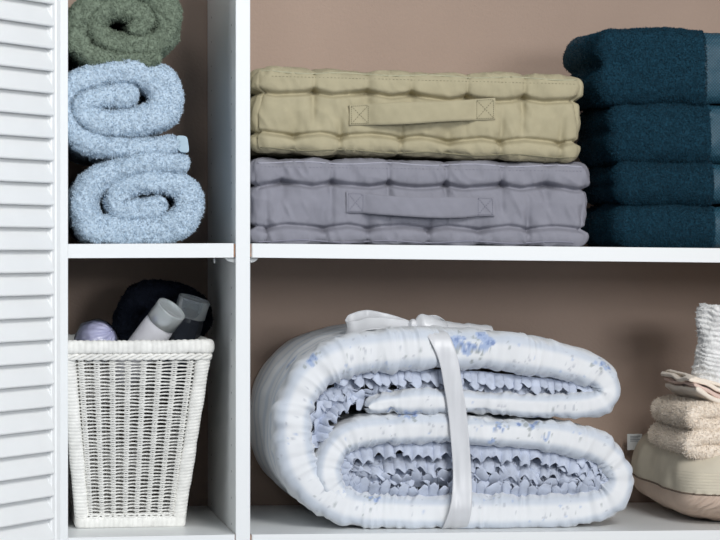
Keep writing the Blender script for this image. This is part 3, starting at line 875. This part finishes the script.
# quilting puckers along the front piping plus soft puffs
S2 = np.repeat(s[:, None], m_, 1)
edge = np.exp(-(np.minimum(np.abs(prof[:, 0] - 1), np.abs(prof[:, 0] + 1)) / 0.9)**2)
frontness = np.clip(1 - prof[:, 2]/0.06, 0, 1)
puck = noise(np.stack([S2/1.0, G[..., 1]*0.22 + prof[None, :, 0]*0.002, S2*0], -1), 0.013, 9)
fine = noise(np.stack([S2 + G[..., 1]*0.6, G[..., 1]*0.25 + prof[None, :, 0]*0.003, S2*0], -1), 0.007, 10)
cr1 = -np.abs(noise(np.stack([S2 + 0.3*G[..., 1], prof[None, :, 0]*0.003 + 0*S2, S2*0], -1), 0.0085, 21)) + 0.35
cr2 = -np.abs(noise(np.stack([S2*1.0 - 0.5*G[..., 1], prof[None, :, 0]*0.006 + 0*S2, S2*0], -1), 0.02, 22)) + 0.35
puff = fbm(G, 0.06, 12, 2)
dsp = 0.0030*puff + frontness[None, :]*(0.0022*puck + 0.0020*fine*edge + 0.0050*cr1*(0.2 + 0.8*edge) + 0.0038*cr2) + (1 - frontness[None, :])*(0.0012*puck)
G = G + N*dsp[..., None]
G[..., 2] = np.maximum(G[..., 2], ZB_R(0.6) - 0.0 + (np.vectorize(ZB_R)(G[..., 0]) - ZB_R(0.6)) + 0.0006)
V = G.reshape(-1, 3); Fc = grid_faces(n, m_)
f0 = Fc[(n//2)*(m_-1) + m_//2]
if np.cross(V[f0[1]] - V[f0[0]], V[f0[2]] - V[f0[0]])[1] > 0: Fc = Fc[:, ::-1]
back = [[i*m_, (i+1)*m_, (i+1)*m_ + m_ - 1, i*m_ + m_ - 1] for i in range(n-1)]
cB = at(440, 530, YC)
comf = thing('comforter', (cB.x, 0.19, ZB_R(cB.x)), 'puffy white comforter with blue floral print, rolled up on the bottom shelf', 'comforter')
co = obj('quilt', V, Fc.tolist() + back, M['floral'], comf)
# printed pattern: pale stripes that run along the roll, sprigs and rose clusters
col = np.zeros((len(V), 3)); col[:] = (0.76, 0.775, 0.79)
yy = V[:, 1]; pn = np.tile(prof[:, 0], n)
across = np.tile(np.where(prof[:, 2] > 0, np.sign(prof[:, 0])*(0.03 + prof[:, 2]), prof[:, 0]*0.03), n)
stripe = np.zeros(len(V))
for c_, w_ in ((0.020, .0075), (-0.021, .007), (0.062, .010), (0.10, .006), (0.14, .010), (0.19, .008), (0.24, .01), (0.29, .008), (-0.06, .01), (-0.11, .01)):
    stripe = np.maximum(stripe, np.clip(1.4 - np.abs(across - c_)/w_, 0, 1))
stripe *= 0.9 + 0.1*noise(V, 0.03, 2)
col = col*(1 - stripe[:, None]) + np.array((0.56, 0.61, 0.68))*stripe[:, None]
def splat(c, rad, colr, strength=0.85, rag=0.35, seed=0):
    d = np.linalg.norm((V - c)*np.array([1, 1, 1]), axis=1)
    k = d < rad*1.8
    if not k.any(): return
    rr = rad*(1 + rag*noise(V[k], rad*0.55, seed))
    a_ = np.clip((rr - d[k])/(0.25*rad) + 0.5, 0, 1)*strength
    col[k] = col[k]*(1 - a_[:, None]) + np.array(colr)*a_[:, None]
rp = random.Random(5)
BLUE, LBLUE, GREEN, AQUA, GREY = (0.19, 0.26, 0.46), (0.38, 0.47, 0.66), (0.30, 0.33, 0.33), (0.35, 0.60, 0.62), (0.40, 0.42, 0.47)
front_i = np.where(V[:, 1] < YC + 0.05)[0]; VF = V[front_i]
def near(px, py):
    best = None
    for Y in (y0c, y0c + 0.006, y0c + 0.014, y0c + 0.025, y0c + 0.045):
        q = np.array(at(px, py, Y)); d = np.linalg.norm(VF - q, axis=1); k = d.argmin()
        if best is None or d[k] < best[0] - 0.0005: best = (d[k], VF[k])
    return best[1]
def rose(c, sc, seed, n_=9, spread=1.0):
    r = random.Random(seed)
    for k in range(n_*3):
        q = c + np.array([r.gauss(0, .011*sc*spread), r.gauss(0, .006*sc), r.gauss(0, .0075*sc*spread)])
        splat(q, 0.0032*sc*r.uniform(.7, 1.3), GREEN, .75, .5, seed+k)
    for k in range(n_):
        q = c + np.array([r.gauss(0, .008*sc*spread), r.gauss(0, .004*sc), r.gauss(0, .006*sc*spread)])
        splat(q, 0.0052*sc*r.uniform(.7, 1.2), LBLUE, .9, .4, seed+k)
        splat(q, 0.0028*sc, BLUE, .85, .5, seed+k+50)
def sprig(c, sc, seed):
    r = random.Random(seed)
    for k in range(14):
        q = c + np.array([r.gauss(0, .008*sc), r.gauss(0, .004), r.gauss(0, .006*sc)])
        splat(q, 0.0015*r.uniform(.7, 1.5), r.choice([GREY, GREEN, GREY, LBLUE, GREY]), .6, .4, seed+k)
for px, py, sc in ((458, 345, 1.1), (485, 341, 1.0), (604, 364, .7), (526, 424, .9), (500, 425, .5), (409, 416, .7), (390, 410, .5), (312, 361, .7), (287, 490, .5), (470, 352, .8), (375, 498, .5), (545, 438, .4), (388, 391, .5), (492, 443, .45)):
    rose(near(px, py), sc, px)
for px, py in ((345,360),(365,346),(420,352),(395,362),(520,362),(535,358),(575,372),(610,375),(480,432),(535,432),(575,440),(395,440),(425,425),(370,444),(620,470),(605,500),(560,512),(500,500),(455,506),(350,490),(318,495),(280,455),(298,450),(276,400),(305,385),(430,404),(505,408),(575,402),(357,353),(375,360),(404,352),(410,368),(350,370),(505,350),(553,370),(565,358),(528,375),(450,372),(300,400),(292,440),(305,480),(330,512),(365,508),(420,510),(440,500),(480,508),(515,512),(545,515),(575,505),(505,425),(470,420),(435,430),(385,432),(350,440),(515,445),(590,462),(610,440),(560,412),(470,408),(290,420),(410,495),(600,400),(490,500)):
    sprig(near(px, py), 1.0, px + py)
side_i = np.where((V[:, 1] > YC + 0.03) & (np.abs(N.reshape(-1, 3)[:, 1]) < 0.4))[0]
for k in range(70):
    c_ = V[rng.choice(side_i)]
    (rose(c_, 0.8, k, 5) if k % 4 == 0 else sprig(c_, 1.0, k+300))
at_ = co.data.color_attributes.new('print_colour', 'FLOAT_COLOR', 'POINT')
at_.data.foreach_set('color', np.c_[col, np.ones(len(col))].astype(np.float32).ravel())

# ruffles: gathered frills that fill the folds
def frill(path, base_y, tip_y, seed, dirn, amp=0.0045, wlen=0.015, width=0.012, parent=comf):
    """strip along path (pixels); its free edge stands towards the front and waves across the fold"""
    P = xz(path, YC); Q, L = spline(P, 10); n = int(L/0.0011); Q, L = spline(P, n)
    T = np.gradient(Q, axis=0); T /= np.linalg.norm(T, axis=1, keepdims=True); Nn = np.stack([-T[:, 1], T[:, 0]], 1)*dirn
    s = np.linspace(0, L, n); nv = 16
    z3 = np.zeros(n)
    st = lambda sc, k: noise(np.stack([s, z3, z3], 1), sc, seed*7 + k)
    ph = s/wlen*2*math.pi + 3.4*st(0.022, 0) + 1.5*st(0.009, 1)
    am = amp*(0.75 + 0.6*st(0.018, 2))
    hh = 1 + 0.35*st(0.025, 3) + 0.22*st(0.009, 4)
    sn = lambda x: 0.45*np.sin(x) + 0.55*(2/math.pi)*np.arcsin(np.clip(np.sin(x), -1, 1))
    G = np.zeros((n, nv, 3))
    for j in range(nv):
        v = j/(nv-1)
        grow = v**0.7
        phv = ph + 1.5*v*st(0.015, 5)
        out = width*v*hh*(1 - 0.16*sn(phv*2 + seed)*v) + 0.0045*v*v*sn(ph*0.43 + seed) + 0.0010*noise(np.stack([s, z3+v*0.02, z3+seed], 1), 0.005, seed+6)
        side = am*1.15*grow*sn(phv + math.pi/2)
        G[:, j, 0] = Q[:, 0] + Nn[:, 0]*out + T[:, 0]*side
        G[:, j, 2] = Q[:, 1] + Nn[:, 1]*out + T[:, 1]*side
        G[:, j, 1] = base_y + (tip_y - base_y)*math.sin(v*math.pi/2) + am*1.25*grow*sn(phv) + 0.0012*noise(np.stack([s, z3+v*0.015, z3], 1), 0.006, seed+9)
    mb = MB(); mb.grid(G)
    G2 = G.copy(); G2[..., 1] += 0.0006; 
    o = mb.build('ruffle', M['frill'], parent)
    sm = o.modifiers.new('s', 'SOLIDIFY'); sm.thickness = 0.0006; sm.offset = 0
    return o
F_ = YC + 0.004
FR = [
 # upper fold
 ([(320,372),(360,371),(420,370),(480,372),(540,378),(602,383)], .016, .004, -1, .016),
 ([(335,373),(400,372),(470,375),(540,381),(604,387)], .028, .014, -1, .022),
 ([(335,404),(380,400),(430,396),(500,397),(560,399),(604,394)], .028, .016, 1, .013),
 # left pocket between the outer wall and the inner curl
 ([(314,488),(309,460),(309,430),(314,402),(322,382)], .016, .003, 1, .016),
 ([(316,470),(313,440),(318,412),(332,392)], .026, .010, 1, .018),
 ([(322,450),(322,430),(336,412),(366,403)], .018, .006, 1, .015),
 ([(316,400),(335,388),(352,386),(368,398)], .020, .004, -1, .017),
 ([(314,486),(330,497),(352,502)], .016, .004, -1, .012),
 ([(320,440),(326,420),(340,408),(362,398),(378,400)], .026, .010, 1, .013),
 ([(314,442),(320,418),(332,402),(352,392)], .020, .002, -1, .016),
 # lower fold
 ([(338,462),(350,446),(390,441),(440,442),(500,444),(550,449),(600,462),(614,474)], .014, .001, -1, .020),
 ([(342,466),(390,456),(450,455),(510,458),(560,464),(618,480)], .024, .006, -1, .021),
 ([(346,474),(400,468),(460,466),(520,470),(612,484)], .034, .012, -1, .020),
 ([(336,492),(400,500),(450,499),(510,500),(560,500),(604,494)], .014, .001, 1, .018),
 ([(342,486),(400,490),(450,488),(510,492),(560,494),(612,490)], .024, .006, 1, .020),
 ([(345,482),(400,482),(450,480),(510,484),(560,488),(612,487)], .034, .012, 1, .018),
 ([(336,456),(334,472),(340,488),(360,496)], .014, .001, 1, .018),
 ([(350,462),(347,474),(358,486)], .022, .003, 1, .016),
 ([(580,448),(608,460),(620,478),(610,494),(584,502)], .014, .001, -1, .018),
 ([(565,456),(594,468),(604,480),(592,492)], .022, .004, -1, .018),
]
for k_, (pth, a_, b_, dn, wd) in enumerate(FR):
    frill(pth, F_ + a_, F_ + b_, k_ + 1, dn, amp=0.0044, wlen=0.0105 + 0.0022*(k_ % 3), width=wd)

# ------------------------------------------------------------------ satin ribbon with bow
rb = thing('satin_ribbon', (cB.x, 0.19, ZB_R(cB.x) + 0.001), 'white satin ribbon tied in a bow round the rolled comforter', 'ribbon')
def strip(center, halfw, th=0.0006, nj=9, curl=0.0, closed=False):
    """center (n,3), halfw (n,3) half-width vectors"""
    C = np.array(center); Hh = np.array(halfw); n = len(C)
    G = np.zeros((n, nj, 3)); T = np.gradient(C, axis=0); Nn = np.cross(T, Hh); Nn /= np.maximum(np.linalg.norm(Nn, axis=1, keepdims=True), 1e-9)
    for j in range(nj):
        c_ = j/(nj-1)*2-1
        G[:, j] = C + Hh*c_ + Nn*curl*(1 - c_*c_)
    return G, Nn
def build_strip(name, center, halfw, parent, curl=0.0, wr=0.0, seed=0):
    G, Nn = strip(center, halfw, curl=curl, nj=17)
    if wr: G = G + Nn[:, None]*wr*noise(G*np.array([1, 0.2, 0.12]), 0.006, seed)[..., None]
    mb = MB(); mb.grid(G); o = mb.build(name, M['satin'], parent)
    sm = o.modifiers.new('s', 'SOLIDIFY'); sm.thickness = 0.0007; sm.offset = 0
    return o
# visible front run over the comforter, then round the back
run = [(428, 329, 0.10, 12.5), (430, 329.5, 0.06, 12.5), (436, 333, 0.040, 12), (443, 345, 0.0315, 11), (449, 362, 0.030, 10), (453, 385, 0.030, 9.5), (457, 410, 0.0300, 9.5), (460, 440, 0.030, 9.5), (462, 470, 0.030, 9.5), (462, 495, 0.027, 10.5), (460, 511, 0.025, 11.5), (457, 522, 0.030, 12.5), (454, 528.5, 0.044, 13), (452, 530, 0.075, 13)]
C = []; W = []
for px, py, Y, hw in run:
    p = at(px, py, Y); C.append([p.x, p.y, p.z, hw*PX])
top = at(428, 329, 0.10); bot = at(452, 529.2, 0.07)
ztop = top.z; zbt = ZB_R(bot.x) + 0.0008
C[-1][2] = zbt
C += [[bot.x - .002, 0.16, zbt, .0145], [bot.x - .006, 0.28, zbt, .0145], [bot.x - .010, 0.337, zbt + 0.018, .0145], [top.x, 0.352, 1.05, .0145], [top.x, 0.350, ztop - 0.03, .0145], [top.x, 0.325, ztop + 0.001, .0145], [top.x, 0.22, ztop + 0.003, .0145], [top.x, 0.13, ztop + 0.001, .0145], C[0][:]]
C = np.array(C)
Q = []
Pe = np.vstack([C[-2], C, C[1]])
for i in range(1, len(Pe)-2):
    for t in np.linspace(0, 1, 14, endpoint=False):
        a_, b_, c_, d_ = Pe[i-1], Pe[i], Pe[i+1], Pe[i+2]
        Q.append(0.5*((2*b_) + (-a_+c_)*t + (2*a_-5*b_+4*c_-d_)*t*t + (-a_+3*b_-3*c_+d_)*t**3))
Q = np.array(Q); Q[:, 2] = np.maximum(Q[:, 2], zbt)
Q[:, 1] = np.minimum(Q[:, 1], 0.354)
hwv = np.zeros((len(Q), 3)); hwv[:, 0] = Q[:, 3]; hwv[:, 1] = -0.04*Q[:, 3]
build_strip('band', Q[:, :3], hwv, rb, wr=0.0011, seed=3)
# bow: two loops, a knot and a tail, lying on top of the comforter
def bow_loop(keys, seed, name='bow_loop'):
    """keys: px, py, Y, half width px, tilt (deg from upright towards the viewer)"""
    K = np.array([[*at(k[0], k[1], k[2]), k[3]*PX, k[4]] for k in keys])
    n = 70; t = np.linspace(0, len(K)-1, n); out = []
    Pe = np.vstack([2*K[0]-K[1], K, 2*K[-1]-K[-2]])
    for tt in t:
        i = min(int(tt), len(K)-2); f = tt - i; a_, b_, c_, d_ = Pe[i], Pe[i+1], Pe[i+2], Pe[i+3]
        out.append(0.5*((2*b_) + (-a_+c_)*f + (2*a_-5*b_+4*c_-d_)*f*f + (-a_+3*b_-3*c_+d_)*f**3))
    Q = np.array(out); a_ = np.radians(Q[:, 4])
    hv = np.stack([0*a_, np.sin(a_)*Q[:, 3], np.cos(a_)*Q[:, 3]], 1)
    return build_strip(name, Q[:, :3], hv, rb, wr=0.0014, curl=0.002, seed=seed)
bow_loop([(412,325,0.095,3,20),(398,324,0.085,6,40),(374,323,0.078,9,48),(354,327,0.080,8,40),(345,328,0.092,8,20),(350,321,0.106,7,5),(368,317,0.114,7.5,-10),(396,321,0.106,5,-10),(413,325,0.098,3,0)], 1)
bow_loop([(414,325,0.095,3,20),(420,321,0.088,7,25),(430,321,0.086,7,40),(441,324,0.092,5,40),(446,326,0.102,5,10),(436,322,0.114,7,-10),(424,322,0.108,6,-10),(415,325,0.098,3,0)], 2)
bow_loop([(414,326,0.098,3,60),(430,323,0.11,6,60),(455,325.5,0.12,7,66),(478,327,0.125,7.5,70),(492,328,0.13,8,70)], 3, 'ribbon_tail')
k_ = at(413, 324, 0.093)
mb = MB(); nu, nv = 16, 24; G = np.zeros((nu, nv, 3))
for i in range(nu):
    th = math.pi*i/(nu-1)
    for j in range(nv):
        a_ = 2*math.pi*j/nv; wv = 1 + 0.12*math.sin(a_*5)
        G[i, j] = (k_.x + 0.0050*math.sin(th)*math.cos(a_)*wv, k_.y + 0.007*math.sin(th)*math.sin(a_)*wv, k_.z + 0.0065*math.cos(th))
mb.grid(G, False, True); mb.build('knot', M['satin'], rb)

# ------------------------------------------------------------------ pillow, cream towels and white roll at the right
xl = at(640, 0, 0.19).x
px0, px1 = at(662, 0, 0.19).x - 0.045, at(662, 0, 0.19).x + 0.40
def pillow():
    y0, y1 = 0.022, 0.352
    x0, x1 = at(676, 0, 0.04).x, 1.21
    x0 = at(683, 0, 0.03).x
    zb = ZB_R(0.9) + 0.002; zt = at(700, 437, 0.08).z
    hx_, hy_, hz_ = (x1-x0)/2, (y1-y0)/2, (zt-zb)/2
    nu, nv = 220, 320
    V = []; cx, cy = (x0+x1)/2, (y0+y1)/2
    zs = at(700, 497, 0.03).z        # seam height at the front
    G = np.zeros((nu, nv, 3))
    a = np.linspace(0, 2*math.pi, nv, endpoint=False)
    ca, sa = np.cos(a), np.sin(a)
    e = 0.42
    ex = np.sign(ca)*np.abs(ca)**e; ey = np.sign(sa)*np.abs(sa)**e
    for i in range(nu):
        ph = -math.pi/2 + math.pi*i/(nu-1)
        rr = max(math.cos(ph), 0)**0.42; zz = math.sin(ph)
        zz = math.copysign(abs(zz)**0.8, zz)
        G[i, :, 0] = cx + hx_*rr*ex; G[i, :, 1] = cy + hy_*rr*ey
        z = zs + (zt - zs)*zz if zz > 0 else zs + (zs - zb)*zz
        G[i, :, 2] = z
    # left side sinks less at the back: seam climbs towards the back-left corner
    tb = np.clip((G[..., 1]-y0)/(y1-y0), 0, 1)
    lift = 0.012*np.exp(-((G[..., 0]-x0)/0.12)**2)*tb
    zr = (G[..., 2]-zb)/(zt-zb)
    G[..., 2] += lift*np.clip(zr*2, 0, 1)
    # corner gathers
    cr = np.exp(-(((G[..., 0]-x0-0.02)/0.045)**2 + ((G[..., 1]-y0)/0.05)**2))
    gath = np.sin((G[..., 2]*0.3 + G[..., 0])*900 + 2*noise(G, 0.01, 3))
    fold = np.sin((G[..., 0] - 0.9*(G[..., 2]-zs))*520 + 3*noise(G, 0.02, 5))
    N = grid_normals(G, False, True)
    if (N[nu//2, :, 0]*ca).sum() < 0: N = -N
    up = zz
    G = G + N*(0.0016*cr*fold*(G[..., 2] < zs + 0.004) + 0.004*fbm(G, 0.07, 31, 3) + 0.0010*cr*np.sin(G[..., 2]*1700)*((G[..., 2] > zs) & (G[..., 2] < zs+0.030)))[..., None]
    G[..., 2] = np.maximum(G[..., 2], np.array([ZB_R(v) for v in G[..., 0].ravel()]).reshape(nu, nv) + 0.0005)
    root = thing('pillow', (cx, cy, zb), 'beige pillow with a dark piped seam, under the cream towels on the bottom shelf', 'pillow')
    Fc = grid_faces(nu, nv, False, True)
    ci = Fc[:, 0]//nv
    sp = int(nu*0.5)
    V = G.reshape(-1, 3)
    obj('pillow_cover', V, Fc.tolist(), None, root, True, mats=[M['pillow_low'], M['pillow_top']], fmat=(ci >= sp).astype(int))
    seam = G[sp] + N[sp]*0.0004
    mb = MB(); mb.tube(seam, 0.0012, 6, closed=True); mb.build('piping', M['pillow_seam'], root)
    # care label sticking up at the back-left corner
    a0 = at(628, 434, 0.335)
    mb = MB(); mb.box(a0.x - 0.001, a0.x + 0.020, 0.335, 0.3358, a0.z - 0.022, a0.z, b=0.0002)
    lb = mb.build('care_label', M['paper'], root, False); lb['label'] = 'white care label'
    mb = MB()
    for k in range(4):
        mb.box(a0.x + 0.003, a0.x + 0.017 - 0.003*(k % 2), 0.3345, 0.3349, a0.z - 0.0035 - k*0.0022, a0.z - 0.0027 - k*0.0022)
    mb.build('printed_lines', M['print'], lb, False)
    return zt
zpt = pillow()

def slab_fold(path, rads, y0, y1, seed, material, fuzz_n, yshift=0.0, wr=0.002):
    P = np.array([[*xz([p], y0 + 0.01)[0], r*PX] for p, r in zip(path, rads)])
    G, s, prof = roll_grid(P, y0, y1, step=0.0020, squash=1.1, dense_y=0.1)
    N = grid_normals(G)
    if N[len(s)//2, len(prof)//2, 1] > 0: N = -N
    G = G + N*(wr*fbm(G, 0.03, seed, 2) + 0.0007*noise(G, 0.005, seed+1))[..., None]
    V = G.reshape(-1, 3); Fc = grid_faces(*G.shape[:2])
    f0 = Fc[(len(s)//2)*(len(prof)-1) + len(prof)//2]
    if np.cross(V[f0[1]] - V[f0[0]], V[f0[2]] - V[f0[0]])[1] > 0: Fc = Fc[:, ::-1]
    V2, F2 = add_fuzz(V, Fc, fuzz_n, 0.0022, 0.0008, lambda c: (c[:, 0] < 0.98)*1.0, seed)
    nb = G.shape[1]; back = [[i*nb, (i+1)*nb, (i+1)*nb+nb-1, i*nb+nb-1] for i in range(len(s)-1)]
    return np.vstack([V, V2]), Fc.tolist() + F2 + back
tg2 = 'cream towels stacked on the pillow'
# lower towel: folded so that the hairpin fold shows on its left
V, Fc = slab_fold([(800,437),(750,438),(704,437),(691,444),(700,451),(750,452),(800,451)], [8.5,8.5,8.5,9,8.5,8.5,8.5], 0.05, 0.225, 81, M['cream'], 50000)
o = obj('folded_towel', V, Fc, M['cream'], None, loc=(0.95, 0.19, V[:, 2].min()))
tag(o, 'cream folded terry towel lying directly on the beige pillow', 'towel', tg2)
V, Fc = slab_fold([(800,410),(750,411),(704,411),(693,417),(701,424),(750,425),(800,424)], [8,8,8,8.5,8,8,8], 0.055, 0.225, 91, M['cream'], 50000)
o = obj('folded_towel', V, Fc, M['cream'], None, loc=(0.95, 0.19, V[:, 2].min()))
tag(o, 'cream folded terry towel between the lower cream towel and the hemmed cloth', 'towel', tg2)
# thin cloth with pinkish hems, loosely folded on top
root = thing('folded_cloth', tuple(at(740, 402, 0.19)), 'thin cream cloth with pale pink edges, loosely folded on the cream towels', 'cloth', tg2)
for li, (pth, th_, m__) in enumerate([([(790,402),(735,402),(708,399),(694,392),(686,386)], 2.6, 'cream'), ([(790,398),(735,398),(712,394),(698,387),(684,381)], 2.2, 'pinkhem'), ([(790,393),(740,393),(714,389),(700,382),(681,377)], 2.4, 'cream'), ([(790,389),(745,388),(720,385),(704,379),(686,374)], 1.8, 'cream')]):
    P = np.array([[*xz([(p[0] + 7, p[1] + 2)], 0.075)[0], th_*PX] for p in pth])
    G, s, prof = roll_grid(P, 0.060 + 0.004*li, 0.205, step=0.002, squash=1.0, dense_y=0.09)
    N = grid_normals(G)
    if N[len(s)//2, len(prof)//2, 1] > 0: N = -N
    G[..., 2] += 0.0030*noise(np.stack([G[..., 0], G[..., 1], G[..., 0]*0+li*0.01], -1), 0.035, 90+li)
    G[..., 1] += 0.004*noise(np.stack([G[..., 0], G[..., 0]*0, G[..., 0]*0+li], -1), 0.03, 95+li)
    G = G + N*(0.0006*noise(G, 0.006, 97))[..., None]
    mb = MB(); mb.grid(G); nb = G.shape[1]
    mb.f += [[i*nb, (i+1)*nb, (i+1)*nb+nb-1, i*nb+nb-1] for i in range(len(s)-1)]; mb.m += [0]*(len(s)-1)
    o = mb.build('cloth_layer' if m__ == 'cream' else 'hem', M[m__], root)
    if m__ == 'pinkhem': o['label'] = 'pale pink hem'
# upright white ribbed roll
def upright():
    c = at(730, 350, 0.115); R_ = 0.043
    zt = at(730, 308, 0.115).z; zb = at(730, 390, 0.115).z
    nz, na = 130, 260; G = np.zeros((nz, na, 3))
    a = np.linspace(0, 2*math.pi, na, endpoint=False)
    for i in range(nz):
        t = i/(nz-1); z = zb + (zt-zb)*t
        lean = -0.004*(1-t)
        e = min(1, (1-t)/0.07); r = R_*(0.82 + 0.18*math.sqrt(max(0, 1-(1-e)**2)))*(0.97 + 0.03*math.cos(t*5))
        G[i, :, 0] = c.x + r*np.cos(a) + lean; G[i, :, 1] = c.y + r*0.95*np.sin(a); G[i, :, 2] = z + 0.007*np.cos(a)*(t - 0.3)*-1
    rip = np.sin((G[..., 2] + 0.25*(G[..., 0]-c.x))*2*math.pi/0.0065 + 4.5*noise(G*np.array([1, 1, 1.3]), 0.018, 4))
    N = grid_normals(G, False, True)
    if (N[nz//2, :, 0]*np.cos(a)).sum() < 0: N = -N
    G = G + N*(0.0009*rip + 0.003*fbm(G, 0.025, 6, 2) + 0.0008*noise(G, 0.005, 7))[..., None]
    V = G.reshape(-1, 3); Fc = grid_faces(nz, na, False, True)
    V = np.vstack([V, [[c.x, c.y, zt - 0.006]], [[c.x, c.y, zb]]]); k = nz*na
    f = Fc.tolist() + [[(nz-1)*na + j, (nz-1)*na + (j+1) % na, k] for j in range(na)] + [[(j+1) % na, j, k+1] for j in range(na)]
    V2, F2 = add_fuzz(V, Fc, 40000, 0.0020, 0.0008, None, 5)
    o = obj('rolled_towel', np.vstack([V, V2]), f + F2, M['whiteterry'], None, loc=(c.x, c.y, zb))
    tag(o, 'white ribbed terry roll standing upright on the cream cloth at the right edge', 'towel')
upright()
